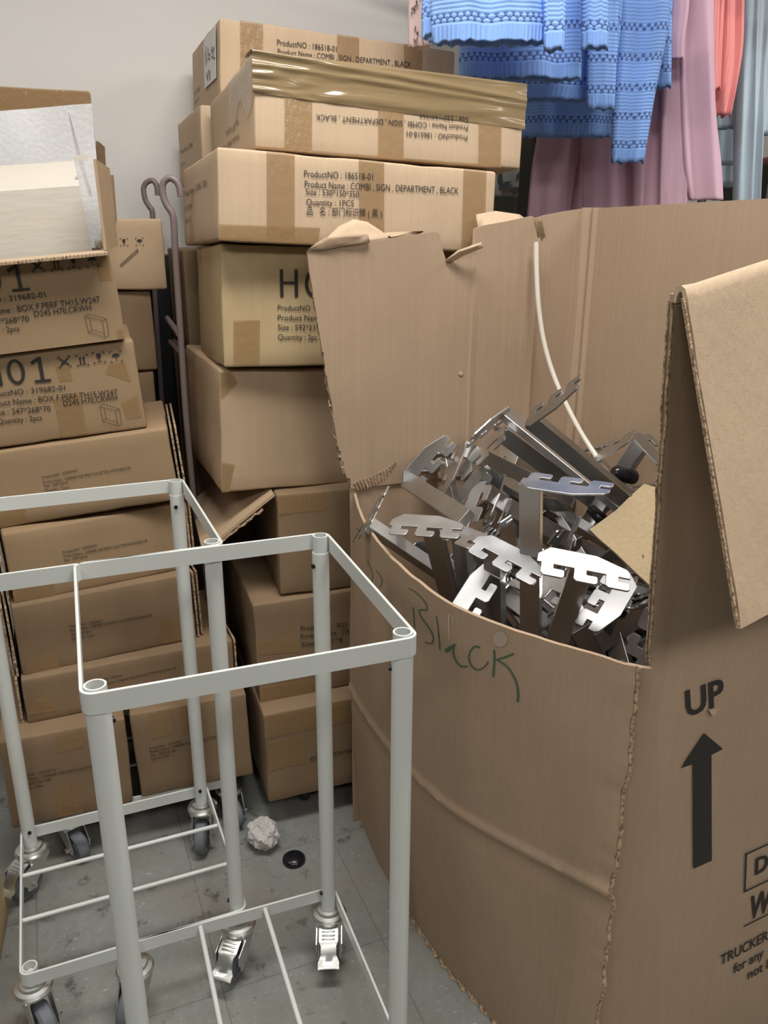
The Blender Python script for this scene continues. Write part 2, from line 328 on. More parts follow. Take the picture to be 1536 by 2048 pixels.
BRK=[
('tall', (0.2064, 1.1048, 0.95), (0.0872, 0.1569, -0.9837), (0.8829, -0.4696, 0.0034), -1, 0.32, -0.014),
('top', (0.2223, 1.4894, 0.965), (0.7254, -0.4463, -0.524), (-0.6228, -0.7497, -0.2237), 1, 0.34, -0.012),
('toothy', (0.2436, 1.3484, 0.985), (0.779, 0.0832, -0.6214), (0.5526, -0.5594, 0.6179), -1, 0.3, -0.012),
('second', (0.2113, 1.4647, 0.935), (0.7637, 0.2718, -0.5856), (-0.6388, 0.1867, -0.7464), -1, 0.3, -0.012),
('notched', (0.145, 1.5059, 0.895), (0.868, 0.1925, -0.4577), (-0.3785, -0.34, -0.8609), 1, 0.26, -0.012),
('threeslot', (0.0437, 1.4677, 0.84), (0.4068, -0.9134, -0.0141), (0.655, 0.2809, 0.7015), -1, 0.22, -0.01),
('flattop', (0.0742, 1.2167, 0.845), (0.233, 0.3142, -0.9203), (0.9069, -0.4119, 0.089), 1, 0.28, -0.07),
('rimrest', (-0.0296, 1.3459, 0.8), (0.8211, -0.0587, -0.5677), (0.245, 0.9346, 0.2578), 1, 0.2, -0.03),
('whiteplate', (0.1643, 1.1398, 0.835), (0.1102, 0.378, -0.9192), (0.7297, -0.6587, -0.1835), 1, 0.28, -0.035),
('brightpair', (0.123, 1.2438, 0.82), (0.1511, 0.1806, -0.9719), (0.6928, -0.7206, -0.0262), 1, 0.24, -0.04),
('standing', (0.139, 1.143, 0.765), (0.3697, 0.6099, -0.701), (0.5471, 0.4668, 0.6948), 1, 0.2, -0.06),
('shiny', (0.2658, 1.0151, 0.86), (-0.032, 0.4726, -0.8807), (0.9731, -0.1864, -0.1354), 1, 0.3, -0.06),
('hookpair', (0.271, 1.1221, 0.775), (0.4233, 0.3199, -0.8476), (-0.6212, 0.7836, -0.0144), -1, 0.22, -0.03),
('brown', (0.3468, 1.0939, 0.8), (0.0329, 0.4411, -0.8969), (-0.5544, -0.7386, -0.3836), 1, 0.22, -0.02),
('lowdark', (0.4209, 1.1542, 0.74), (-0.8238, -0.2218, -0.5218), (0.5613, -0.1894, -0.8057), 1, 0.3, -0.02),
('lowdarker', (0.4215, 1.1367, 0.7), (-0.8243, 0.0805, -0.5605), (-0.0743, -0.9967, -0.0338), -1, 0.3, -0.02),
('backdark', (0.464, 1.4284, 0.93), (-0.2802, 0.4074, -0.8692), (0.4487, -0.7448, -0.4938), -1, 0.25, -0.02),
('rightgrey', (0.5102, 1.4479, 0.845), (0.1124, -0.2521, -0.9612), (-0.9932, 0.0002, -0.1161), 1, 0.25, -0.02),
('wide', (0.3968, 1.4958, 0.83), (0.9109, 0.3052, -0.2777), (-0.2564, 0.946, 0.1983), 1, 0.22, -0.012),
('sticker', (0.2556, 1.6032, 0.86), (0.6419, 0.5018, -0.5798), (-0.3804, -0.4482, -0.809), 1, 0.25, -0.012),
('fan', (0.1861, 1.4922, 0.85), (0.6674, 0.5019, -0.5502), (-0.5924, -0.0899, -0.8006), -1, 0.25, -0.012),
('fan2', (0.1748, 1.4285, 0.84), (0.7094, 0.3716, -0.5988), (-0.3912, -0.4991, -0.7732), -1, 0.28, -0.012),
('midlong', (0.2225, 1.51, 0.83), (0.8702, -0.0837, -0.4855), (-0.2776, -0.8975, -0.3428), 1, 0.32, -0.012),
('midlow', (0.2251, 1.4482, 0.8), (0.8701, 0.007, -0.4928), (-0.453, -0.3827, -0.8052), -1, 0.32, -0.012),
('upright', (0.1197, 1.5627, 0.86), (0.1406, -0.6121, -0.7782), (-0.3457, 0.7062, -0.6179), -1, 0.22, -0.03),
('upback', (0.3759, 1.5672, 0.87), (0.5493, -0.6374, -0.5404), (-0.128, 0.575, -0.8081), -1, 0.25, -0.012),
('creamback', (0.4014, 1.5484, 0.865), (0.7264, -0.0262, -0.6868), (0.4605, -0.7232, 0.5146), -1, 0.2, -0.012)]# ---------------------------------------------------------------- room
def struct(name, mb, mat, M=None):
    o = obj(name, mb, mat); o['kind'] = 'structure'
    if M is not None: o.matrix_world = M
    return o
YAW = .3927
struct('floor', MB().box((0, 0, -.05), (9, 9, .1)), FLOOR, Matrix.Rotation(YAW, 4, 'Z'))
WY = .36
wall_M = frame((.072, 2.66, 0), WY)
struct('wall_back', MB().box((-2.2, .05, 1.3), (4.4, .1, 2.6)), WALL, wall_M)
struct('wall_far', MB().box((0, 0, 1.3), (5.5, .1, 2.6)), WALL, frame((1.9, 4.3, 0), WY))
struct('ceiling', MB().box((0, 0, 2.62), (9, 9, .1)), plain('ceiling_grey', (.40, .395, .38), .8), Matrix.Rotation(YAW, 4, 'Z'))

# ---------------------------------------------------------------- cartons
def disp(seed, u, v, amp):
    return amp * noise.noise(Vector((u * 7 + seed * 3.1, v * 7, seed * 1.7)))
def carton_mesh(w, d, h, seed, r=.006, amp=.0012, crush=.003):
    def axis(L, n): return [0, r * .35, r] + [r + (L - 2 * r) * i / n for i in range(1, n)] + [L - r, L - r * .35, L]
    ax = [axis(w, 14), axis(d, 8), axis(h, 8)]; N = [len(a) for a in ax]; idx = {}; mb = MB()
    def vert(i, j, k):
        key = (i, j, k)
        if key in idx: return idx[key]
        p = Vector((ax[0][i], ax[1][j], ax[2][k])); L = (w, d, h)
        q = Vector([min(max(p[a], r), L[a] - r) for a in range(3)]); dv = p - q
        if dv.length > 1e-9: p = q + dv.normalized() * r
        nrm = dv.normalized() if dv.length > 1e-9 else Vector((0, 0, 1))
        edge = sum(1 for a in range(3) if min(p[a], L[a] - p[a]) < r * 1.01)
        if edge >= 2: p -= nrm * crush * max(0, noise.noise(p * 14 + Vector((seed, 0, 0))) + .25)
        if j == 0: p.y -= disp(seed, p.x, p.z, amp)
        elif j == N[1] - 1: p.y += disp(seed + 5, p.x, p.z, amp)
        if i == 0: p.x -= disp(seed + 9, p.y, p.z, amp)
        elif i == N[0] - 1: p.x += disp(seed + 13, p.y, p.z, amp)
        idx[key] = len(mb.v); mb.v.append(tuple(p)); return idx[key]
    for a, b, c in ((0, 1, 2), (0, 2, 1), (1, 2, 0)):
        for side in (0, N[c] - 1):
            for i in range(N[a] - 1):
                for j in range(N[b] - 1):
                    q = []
                    for di, dj in ((0, 0), (1, 0), (1, 1), (0, 1)):
                        t = [0, 0, 0]; t[a] = i + di; t[b] = j + dj; t[c] = side; q.append(vert(*t))
                    mb.f.append(tuple(q))
    return mb
_txt = {}
def glyphs(s, bold=0.0):
    """outline of a line of type, as triangles, cap height 1, start at x = 0"""
    k = (s, bold)
    if k in _txt: return _txt[k]
    cu = bpy.data.curves.new('type', 'FONT'); cu.body = s; cu.size = 1; cu.resolution_u = 3; cu.offset = bold
    o = bpy.data.objects.new('type', cu); COL.objects.link(o)
    dg = bpy.context.evaluated_depsgraph_get(); dg.update(); ev = o.evaluated_get(dg); me = ev.to_mesh()
    vs = [(v.co.x, v.co.y) for v in me.vertices]; fs = [tuple(p.vertices) for p in me.polygons]; ev.to_mesh_clear()
    bpy.data.objects.remove(o); bpy.data.curves.remove(cu)
    x0 = min(v[0] for v in vs); x1 = max(v[0] for v in vs)
    _txt[k] = ([(v[0] - x0, v[1] / .727) for v in vs], fs, x1 - x0); return _txt[k]
def type_line(mb, put, s, x0, y0, x1, y1, cap, bold=0.0, slant=0.0):
    vs, fs, wd = glyphs(s, bold); e = Vector((x1 - x0, y1 - y0)); L = e.length; e /= L; p = Vector((-e.y, e.x))
    mb.add([put(x0 + e.x * (a[0] / wd * L) + p.x * a[1] * cap + e.x * slant * a[1] * cap, y0 + e.y * (a[0] / wd * L) + p.y * a[1] * cap + e.y * slant * a[1] * cap) for a in vs], fs)
def seg(mb, put, a, b, wd):
    a = Vector(a); b = Vector(b); d = (b - a).normalized(); n = Vector((-d.y, d.x)) * wd / 2; a = a - d * wd * .4; b = b + d * wd * .4
    mb.add([put(*(a - n)), put(*(b - n)), put(*(b + n)), put(*(a + n))], [(0, 1, 2, 3)])
def poly(mb, put, pts): mb.add([put(*p) for p in pts], [tuple(range(len(pts)))])
def icons(mb, put, pts, s, ang):
    ca, sa = math.cos(ang), math.sin(ang)
    for k, (cx, cy) in enumerate(pts):
        P = lambda x, y: (cx + (x * ca - y * sa) * s, cy + (x * sa + y * ca) * s)
        for sx in (-1, 1):
            for sy in (-1, 1):
                seg(mb, put, P(sx * .62, sy * .62), P(sx * .45, sy * .62), s * .08); seg(mb, put, P(sx * .62, sy * .62), P(sx * .62, sy * .45), s * .08)
        if k == 0:
            seg(mb, put, P(-.42, .36), P(.42, -.36), s * .17); seg(mb, put, P(-.42, -.36), P(.42, .36), s * .17)
            poly(mb, put, [P(.2 * math.cos(i) - .05, .2 * math.sin(i) - .05) for i in [q * .7 for q in range(9)]])
        elif k == 1:
            for x in (-.2, .2): seg(mb, put, P(x, -.4), P(x, .25), s * .13); poly(mb, put, [P(x - .17, .2), P(x + .17, .2), P(x, .48)])
            seg(mb, put, P(-.42, -.47), P(.42, -.47), s * .07)
        elif k == 2:
            poly(mb, put, [P(-.24, .48), P(-.24, .1), P(-.1, -.05), P(.1, -.05), P(.24, .1), P(.24, .48)]); seg(mb, put, P(0, 0), P(0, -.42), s * .07); seg(mb, put, P(-.2, -.45), P(.2, -.45), s * .09)
        else:
            poly(mb, put, [P(.46 * math.cos(q * math.pi / 10), .46 * math.sin(q * math.pi / 10) * .75 + .05) for q in range(11)]); seg(mb, put, P(0, .4), P(0, -.36), s * .06); seg(mb, put, P(0, -.4), P(.14, -.42), s * .06)
def big_type(mb, put, s, x0, y0, x1, y1, cap):
    """the stencilled carton code, built stroke by stroke"""
    e = Vector((x1 - x0, y1 - y0)); L = e.length; e /= L; f = Vector((-e.y, e.x)); n = len(s); adv = L / (n - .12); wd = adv * .80; st = cap * .125
    for i, ch in enumerate(s):
        Q = lambda x, y: put(*(Vector((x0, y0)) + e * (adv * i + wd * x) + f * (cap * y)))
        S = lambda a, b, t=st: seg(mb, lambda u, v: Q(u / wd, v / cap), (a[0] * wd, a[1] * cap), (b[0] * wd, b[1] * cap), t)
        h = st * .4 / cap
        if ch == 'H': S((.14, h), (.14, 1 - h)); S((.86, h), (.86, 1 - h)); S((.2, .52), (.8, .52), st * .75)
        elif ch == '1': S((.58, h), (.58, 1 - h), st * 1.1); S((.18, .80), (.54, .95), st); S((.2, .05), (.96, .05), st * .8)
        else:
            N = 28; a = st / 2 / wd; ring = []
            for k in range(N):
                q = 2 * math.pi * k / N; cx, cy = math.cos(q), math.sin(q)
                ring.append((Q(.5 + .46 * cx, .5 + .5 * cy), Q(.5 + (.46 - st / wd) * cx, .5 + (.5 - st / cap * .9) * cy)))
            mb.add([r[0] for r in ring] + [r[1] for r in ring], [(k, (k + 1) % N, (k + 1) % N + N, k + N) for k in range(N)])
def carton(key, label, mat, seed, group=None, dims=None, ink=INK, side=None, top=None, flaps=None, amp=.0012, tapemat=None, body=True):
    x, y, z, yaw, roll, pit, w_, d_, h_ = dims or BOX[key]
    root = thing('carton', label, 'cardboard box', frame((x, y, z), yaw, roll, pit), group)
    if body: obj('carton_body', carton_mesh(w_, d_, h_, seed, amp=amp), mat, root, smooth=35)
    def put(off):
        return lambda u, v: (u, -disp(seed, u, v, amp) - off, v)
    for q in TAPE.get(key, []):
        mb = MB(); n = 8
        c = [Vector(q[2 * i:2 * i + 2]) for i in range(4)]
        for a in c: a.x = min(max(a.x, .001), w_ - .001); a.y = min(max(a.y, .001), h_ - .001)
        mb.grid([[put(.0011)(*((c[0] * (1 - i / n) + c[1] * (i / n)) * (1 - j / n) + (c[3] * (1 - i / n) + c[2] * (i / n)) * (j / n))) for i in range(n + 1)] for j in range(n + 1)])
        obj('tape', mb, tapemat or TAPE_M, root, smooth=0)
    lines = TEXT.get(key)
    if lines or key in ICON:
        mb = MB(); P = put(.0021)
        for s, a, b, c, d, cap in lines or []:
            (big_type if s.startswith('H0') else type_line)(mb, P, s, a, b, c, d, cap)
        if key in ICON: icons(mb, P, ICON[key], .0165, -.02)
        if key in DRAW:
            pr = None
            for q in DRAW[key]:
                if pr and q: seg(mb, P, pr, q, .0007)
                pr = q
        obj('printed_text', mb, ink, root, fixn=False)
    if side:
        mb = MB(); P = lambda u, v: (-disp(seed + 9, d_ - u, v, amp) - .0016, d_ - u, v)
        for s, a, b, c, d, cap in side: type_line(mb, P, s, a, b, c, d, cap)
        obj('side_print', mb, INK_G, root, fixn=False)
    for sx, off, y0, th in flaps or []:           # flaps folded down along the carton's ends
        mb = MB(); xx = (w_ + off) if sx > 0 else -off - th; rows = []
        n = 14
        for i in range(n + 1):
            zz = .002 + (h_ - .006) * i / n; rg = .003 * noise.noise(Vector((i * .9, seed, off * 90)))
            rows.append([(xx, y0 + rg, zz), (xx, y0 + d_ * .5, zz), (xx, y0 + d_ * .85, zz)])
        mb.slab(rows, th if sx > 0 else -th)
        if sx < 0: pass
        obj('folded_flap', mb, EDGE, root)
    return root
GS = 'cartons stacked by the back wall'; GL = 'cartons in the left stack'; GB = 'cartons behind the left stack'
M = {}
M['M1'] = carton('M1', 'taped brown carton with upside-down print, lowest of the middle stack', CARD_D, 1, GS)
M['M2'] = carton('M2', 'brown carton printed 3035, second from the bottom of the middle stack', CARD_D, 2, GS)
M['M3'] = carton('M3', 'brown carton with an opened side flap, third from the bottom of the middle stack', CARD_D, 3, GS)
M['M4'] = carton('M4', 'big plain unprinted tan carton, below the olive H01 carton in the middle stack', CARD, 4, GS, amp=.002)
M['M5'] = carton('M5', 'olive-tan carton printed with large H0 letters, in the middle stack', CARD_O, 5, GS)
sd = lambda w: [('Product Name : COMBI , SIGN', .03, .098, .30, .098, .012), ('Size : 530*150*350', .03, .070, .12, .070, .010), ('Quantity : 1PCS', .03, .045, .10, .045, .010)]
M['M6'] = carton('M6', 'tan department sign carton with upright print, on top of the olive H01 carton', CARD_P, 6, GS, side=sd(0))
M['M7'] = carton('M7', 'department sign carton lying upside down with wide shiny tape along its top', CARD_P, 7, GS, side=[('Product Name : COMBI , SIGN', .30, .045, .05, .045, .011), ('Size : 530*150*350', .30, .07, .18, .07, .010)])
M['M8'] = carton('M8', 'topmost department sign carton, carrying a white paper label on its left end', CARD_P, 8, GS, side=[('Size : 530*150*350', .04, .05, .13, .05, .010), ('Quantity : 1PCS', .04, .03, .11, .03, .010)])
M['M9'] = carton('M9', 'tan carton in the rear row directly under the topmost carton, sticking out to the left', CARD_P, 9, GS, side=[('Product Name : COMBI', .04, .08, .24, .08, .011), ('Size : 530', .04, .05, .10, .05, .010)])
# wide tape over the top of the upside-down carton, white label on the topmost one
w_, d_, h_ = BOX['M7'][6:]
rows = []
for j in range(29):
    r = []
    for i in range(81):
        u = -.002 + (w_ + .004) * i / 80; lo = h_ * (.58 - .10 * i / 80)
        t = j / 28
        wr = .005 * max(0, noise.noise(Vector((u * 6, t * 4, 2)))) + .0045 * math.exp(-((t - .78 + .28 * u / w_) / .05) ** 2) + .006 * abs(noise.noise(Vector((u * 16, t * 7, 6)))) * max(0, 1 - u / .22) + .003 * math.exp(-((t - .55 + .15 * u / w_) / .04) ** 2)
        if t < .8: v = lo + (h_ + .002 - lo) * t / .8; p = (u, -disp(7, u, v, .0012) - .0013 - wr, v)
        else: p = (u, -.001 + (t - .8) / .2 * .06, h_ + .003 + wr * .3)
        r.append(p)
    rows.append(r)
obj('wide_tape', MB().grid(rows), TAPE_B, M['M7'], smooth=0)
rows = [[(-.002 - .002 * max(0, noise.noise(Vector((a * 9, b * 9, 4)))), .002 + .20 * a, h_ - (.004 + (.072 + .02 * math.sin(a * 9)) * b)) for a in [i / 12 for i in range(13)]] for b in [j / 6 for j in range(7)]]
obj('end_tape', MB().grid(rows), TAPE_C, M['M7'], smooth=0)
w8, d8, h8 = BOX['M8'][6:]
mb = MB(); mb.slab([[(-.0035, .03 + .155 * a, h8 * (.27 + .66 * b)) for a in (0, .5, 1)] for b in (0, .5, 1)], .0006)
lab = obj('paper_label', mb, PAPER, M['M8'])
P8 = lambda u, v: (-.0045, d8 - u, v)
mb = MB()
def scribble(mb, put, strokes, wd):
    for st in strokes:
        for a, b in zip(st, st[1:]): seg(mb, put, a, b, wd)
L0 = d8 - .185
scribble(mb, P8, [[(L0 + .02, .115), (L0 + .035, .085), (L0 + .03, .125)], [(L0 + .05, .12), (L0 + .05, .09)], [(L0 + .07, .115), (L0 + .065, .095), (L0 + .08, .09), (L0 + .085, .1), (L0 + .07, .103)], [(L0 + .1, .1), (L0 + .115, .11), (L0 + .12, .09), (L0 + .105, .09)], [(L0 + .125, .1), (L0 + .14, .105), (L0 + .13, .085), (L0 + .148, .082)], [(L0 + .03, .07), (L0 + .045, .055), (L0 + .06, .072), (L0 + .05, .05)], [(L0 + .07, .07), (L0 + .085, .05)], [(L0 + .085, .068), (L0 + .072, .05)]], .003)
obj('handwriting', mb, INK, lab, fixn=False)
# opened flap of the third carton, hanging out to the left under the big plain one
x, y, z, yaw, roll, pit, w_, d_, h_ = BOX['M3']
rows = []
for i in range(13):
    t = i / 12; rows.append([(-.002 - .150 * t, .002 + (d_ - .01) * s + .004 * noise.noise(Vector((t * 6, s * 3, 1))), h_ - .003 - .105 * t - .008 * t * t) for s in (0, .08, .3, .6, 1)])
fl = obj('open_flap', MB().slab(rows, .006), CARD, M['M3'], smooth=40)
obj('torn_edge', MB().slab([[(-.03 - .10 * t, -.003, h_ - .028 - .070 * t - .006 * noise.noise(Vector((t * 9, 0, 0)))) for t in [i / 12 for i in range(13)]], [(-.03 - .10 * t, .05, h_ - .030 - .072 * t) for t in [i / 12 for i in range(13)]]], .003), EDGE, fl)

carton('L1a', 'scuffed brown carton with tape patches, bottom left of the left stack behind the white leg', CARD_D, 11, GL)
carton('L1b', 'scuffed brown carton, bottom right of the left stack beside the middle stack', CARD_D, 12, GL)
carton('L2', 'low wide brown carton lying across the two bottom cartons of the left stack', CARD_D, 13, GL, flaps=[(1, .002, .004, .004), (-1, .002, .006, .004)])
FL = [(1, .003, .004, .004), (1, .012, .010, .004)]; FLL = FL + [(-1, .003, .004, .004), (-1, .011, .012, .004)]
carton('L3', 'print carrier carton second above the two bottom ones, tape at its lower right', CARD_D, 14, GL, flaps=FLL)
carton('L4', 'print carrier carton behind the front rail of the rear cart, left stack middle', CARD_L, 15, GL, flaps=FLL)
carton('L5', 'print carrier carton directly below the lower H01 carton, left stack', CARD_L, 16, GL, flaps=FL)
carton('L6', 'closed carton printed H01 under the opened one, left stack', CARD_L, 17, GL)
def aty(px, py, y):
    d = ray(px, py); return CAMP + d * (y / d.y)
def atz(px, py, z):
    d = ray(px, py); return CAMP + d * ((z - CAMP.z) / d.z)
def onlocal(root, px, py, yl):
    Mi = root.matrix_world.inverted(); o = Mi @ CAMP; d = Mi.to_3x3() @ ray(px, py); return o + d * ((yl - o.y) / d.y)
# the opened carton on top of the left stack
x, y, z, yaw, roll, pit, w_, d_, h_ = BOX['L7']
bpy.context.view_layer.update()
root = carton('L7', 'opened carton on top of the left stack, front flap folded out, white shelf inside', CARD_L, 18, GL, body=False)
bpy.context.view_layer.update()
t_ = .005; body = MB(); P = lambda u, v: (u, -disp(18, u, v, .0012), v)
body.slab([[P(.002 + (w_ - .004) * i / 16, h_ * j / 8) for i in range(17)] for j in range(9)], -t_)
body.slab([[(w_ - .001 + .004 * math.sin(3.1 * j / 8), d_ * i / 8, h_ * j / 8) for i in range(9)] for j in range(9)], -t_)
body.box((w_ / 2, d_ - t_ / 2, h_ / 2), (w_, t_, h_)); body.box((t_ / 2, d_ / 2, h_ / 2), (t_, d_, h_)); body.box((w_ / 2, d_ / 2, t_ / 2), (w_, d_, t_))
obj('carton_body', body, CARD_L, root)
n = 60
rows = [[(w_ * (.002 + .992 * i / n), .003 - .050 * s - (.0025 * noise.noise(Vector((i * .7, 3, 1))) if s == 1 else 0), h_ + .004 - .004 * s * s) for i in range(n + 1)] for s in (0, .5, 1)]
ff = obj('front_flap', MB().slab(rows, .005), CARD_P, root)
mb = MB(); Z = h_ + .0015
zz = [(w_ * (.004 + .988 * i / 150), Z - .0042 + (.0030 if i % 2 else -.0030) + .001 * noise.noise(Vector((i * .3, 9, 0)))) for i in range(151)]
mb.slab([[(u, -.0485 - .0025 * noise.noise(Vector((k * .3, 3, 2))), v + dv) for k, (u, v) in enumerate(zz)] for dv in (0, .0013)], .002)
obj('flute_edge', mb, EDGE, ff)
Mi = root.matrix_world.inverted()
def splay(name, q, ys, th=.005, mat=CARD):
    c = [Mi @ aty(px, py, yy) for (px, py), yy in zip(q, ys)]
    return obj(name, MB().slab([[c[0].lerp(c[1], i / 6) for i in range(7)], [c[0].lerp(c[3], .5).lerp(c[1].lerp(c[2], .5), i / 6) for i in range(7)], [c[3].lerp(c[2], i / 6) for i in range(7)]], th), mat, root)
splay('side_flap', [(208, 500), (231, 492), (214, 337), (186, 318)], (1.545, 1.63, 1.63, 1.545))
splay('inner_flap', [(222, 470), (229, 440), (222, 350), (214, 350)], (1.66, 1.70, 1.70, 1.66))
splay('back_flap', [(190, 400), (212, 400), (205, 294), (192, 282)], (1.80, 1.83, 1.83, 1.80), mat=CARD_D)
mb = MB()
for k in range(14):
    c = Vector((w_ - .014 + .012 * noise.noise(Vector((k, 1, 0))), .03 + .02 * noise.noise(Vector((k, 2, 0))), h_ + .013 + .008 * noise.noise(Vector((k, 3, 0)))))
    mb.slab([[c + Vector((.012 * (a - .5), .010 * noise.noise(Vector((k, a * 2, b * 2))), .014 * (b - .5) + .006 * noise.noise(Vector((k + 9, a * 3, b * 3))))) for a in (0, .3, .6, 1)] for b in (0, .5, 1)], .0006)
obj('torn_tape', mb, TAPE_C, root, smooth=0)
for q in range(3):
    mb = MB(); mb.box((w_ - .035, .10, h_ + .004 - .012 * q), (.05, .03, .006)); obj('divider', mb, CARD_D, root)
# the white shelf and foam standing in it
Mr = root.matrix_world
def inside(name, label, cat):
    return thing(name, label, cat, Mr.copy())
sh = inside('shelf_box', 'cream-white metal shelf tray wrapped in clear film, standing in the opened carton', 'shelf')
bpy.context.view_layer.update()
a = onlocal(sh, 155, 364, .055); b = onlocal(sh, 150, 322, .135); xl = -.05 + .06
pts = [(.055, .008), (.058, a.z - .006), (.062, a.z), (.13, b.z), (.135, b.z - .004), (.135, .008)]
mb = MB(); k = len(pts); n = 10; vs = []
xr = a.x + .002
for i in range(n + 1):
    for (yy, zz) in pts: vs.append((xl + (xr - xl) * i / n, yy, zz))
fs = [(i * k + j, i * k + (j + 1) % k, (i + 1) * k + (j + 1) % k, (i + 1) * k + j) for i in range(n) for j in range(k)] + [tuple(range(k)), tuple(n * k + j for j in range(k))]
mb.add(vs, fs); obj('tray', mb, CREAM, sh, smooth=30)
for (px0, py0, px1, py1) in ((148, 311, 176, 321), (150, 351, 164, 356)):
    c0 = onlocal(sh, px0, py0, .13 if py0 < 330 else .07); c1 = onlocal(sh, px1, py1, .13 if py0 < 330 else .07)
    obj('hook_tab', MB().box((c0 + c1) / 2, (abs(c1.x - c0.x), .002, abs(c1.z - c0.z))), CREAM, sh)
mb = MB(); W = lambda i, j: .006 * noise.noise(Vector((i * .5, j * .6, 3)))
pf = [(.045, .08), (.045, a.z * .8), (.046, a.z), (.052, a.z + .008), (.09, (a.z + b.z) / 2 + .012), (.13, b.z + .008), (.145, b.z - .01)]
mb.grid([[(xl + (xr + .018 - xl) * i / 26, yy + W(i, j) * .6, zz + W(i + 40, j)) for i in range(27)] for j, (yy, zz) in enumerate(pf)])
obj('plastic_wrap', mb, FILM, sh, smooth=0)
fo = inside('foam_sheet', 'white packing foam sheet standing upright behind the cream shelf tray', 'foam sheet')
bpy.context.view_layer.update()
tl = onlocal(fo, -60, 226, .20); tr = onlocal(fo, 183, 208, .20); br = onlocal(fo, 206, 430, .20)
rows = []
for j in range(9):
    s = j / 8; r = []
    for i in range(13):
        q = i / 12; top = Vector((tl.x + (tr.x - tl.x) * q, .20, tl.z + (tr.z - tl.z) * q)); bot = Vector((tl.x + (min(br.x, w_ - .012) - tl.x) * q, .20, .01))
        p = top.lerp(bot, s); p.x = min(p.x, w_ - .010) if p.z < h_ + .01 else p.x; p.y += .012 * noise.noise(Vector((q * 3, s * 3, 5))) - (.03 * max(0, .12 - s) if q > .5 else 0); r.append(p)
    rows.append(r)
obj('sheet', MB().slab(rows, .006), FOAM, fo, smooth=60)
crease = MB().tube([(tl.x + (tr.x - tl.x) * .80 + .012 * s, .1935, tr.z - .012 - (tr.z - .16) * s * .55) for s in (0, .25, .5, .75, 1)], .0012, 6)
obj('crease', crease, FOAM, fo)

# the rear row
BOX.update({'L9': (-.825, 1.777, 1.155, .35, 0, 0, .36, .30, .150), 'L8': (-.99, 1.760, 1.307, .35, 0, 0, .40, .30, .248),
            'C1': (-.862, 1.777, .975, .35, 0, 0, .36, .30, .178), 'C2': (-.872, 1.777, .822, .35, 0, 0, .36, .30, .151), 'C3': (-.875, 1.777, 0, .35, 0, 0, .36, .30, .82),
            'B1': (-.461, 1.955, 1.008, .36, 0, 0, .50, .30, .232), 'B2': (-.365, 1.998, 1.242, .366, 0, 0, .44, .30, .143), 'B0': (-.472, 1.975, .0, .36, 0, 0, .50, .30, 1.006)})
TEXT['L9'] = []; ICON['L9'] = []
r9 = carton('L9', 'tan carton with fragile and umbrella marks, behind the opened carton beside the hooked rods', CARD, 21, GB)
mb = MB(); Pp = lambda u, v: (u, -disp(21, u, v, .0012) - .0021, v)
bpy.context.view_layer.update()
q1 = onlocal(r9, 248, 484, 0); q2 = onlocal(r9, 279, 483, 0)
icons(mb, Pp, [(-9, -9), (-9, -9), (q1.x, q1.z), (q2.x, q2.z)], .0125, 0)
for aa, bb in (((273, 500), (240, 530)), ((276, 503), (242, 533)), ((273, 500), (276, 503)), ((275, 497), (275, 503))):
    e0 = onlocal(r9, *aa, 0); e1 = onlocal(r9, *bb, 0); seg(mb, Pp, (e0.x, e0.z), (e1.x, e1.z), .0012)
keep = [i for i, v in enumerate(mb.v) if v[0] > -1]; back_ = {o: n for n, o in enumerate(keep)}
mb.f = [tuple(back_[i] for i in f) for f in mb.f if f[0] in back_]; mb.v = [mb.v[i] for i in keep]
obj('printed_text', mb, INK, r9, fixn=False)
TAPE['L8'] = [(.001, .17, .40, .17, .40, .247, .001, .247)]
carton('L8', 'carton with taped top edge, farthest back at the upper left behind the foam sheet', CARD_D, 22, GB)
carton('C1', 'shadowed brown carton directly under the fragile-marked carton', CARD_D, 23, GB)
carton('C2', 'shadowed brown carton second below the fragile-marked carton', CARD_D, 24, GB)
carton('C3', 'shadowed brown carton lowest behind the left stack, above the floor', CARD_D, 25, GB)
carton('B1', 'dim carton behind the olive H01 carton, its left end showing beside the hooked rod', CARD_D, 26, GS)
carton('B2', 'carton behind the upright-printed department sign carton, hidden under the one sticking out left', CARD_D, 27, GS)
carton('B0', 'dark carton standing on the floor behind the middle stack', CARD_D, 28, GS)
# a carton edge at the lower left of the view
c = atz(19, 2048, 0)
carton('X', 'large tan carton on the floor at the lower left, only its right edge in view', CARD_O, 29, None, dims=(c.x - .40, c.y - .16, 0, .30, 0, 0, .40, .30, .215))

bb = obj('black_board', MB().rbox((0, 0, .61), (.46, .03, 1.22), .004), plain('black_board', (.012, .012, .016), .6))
bb.matrix_world = frame((-.64, 2.285, 0), .36); props(bb, 'black board standing in the dark gap between the stacks, behind the hooked rods', 'board')
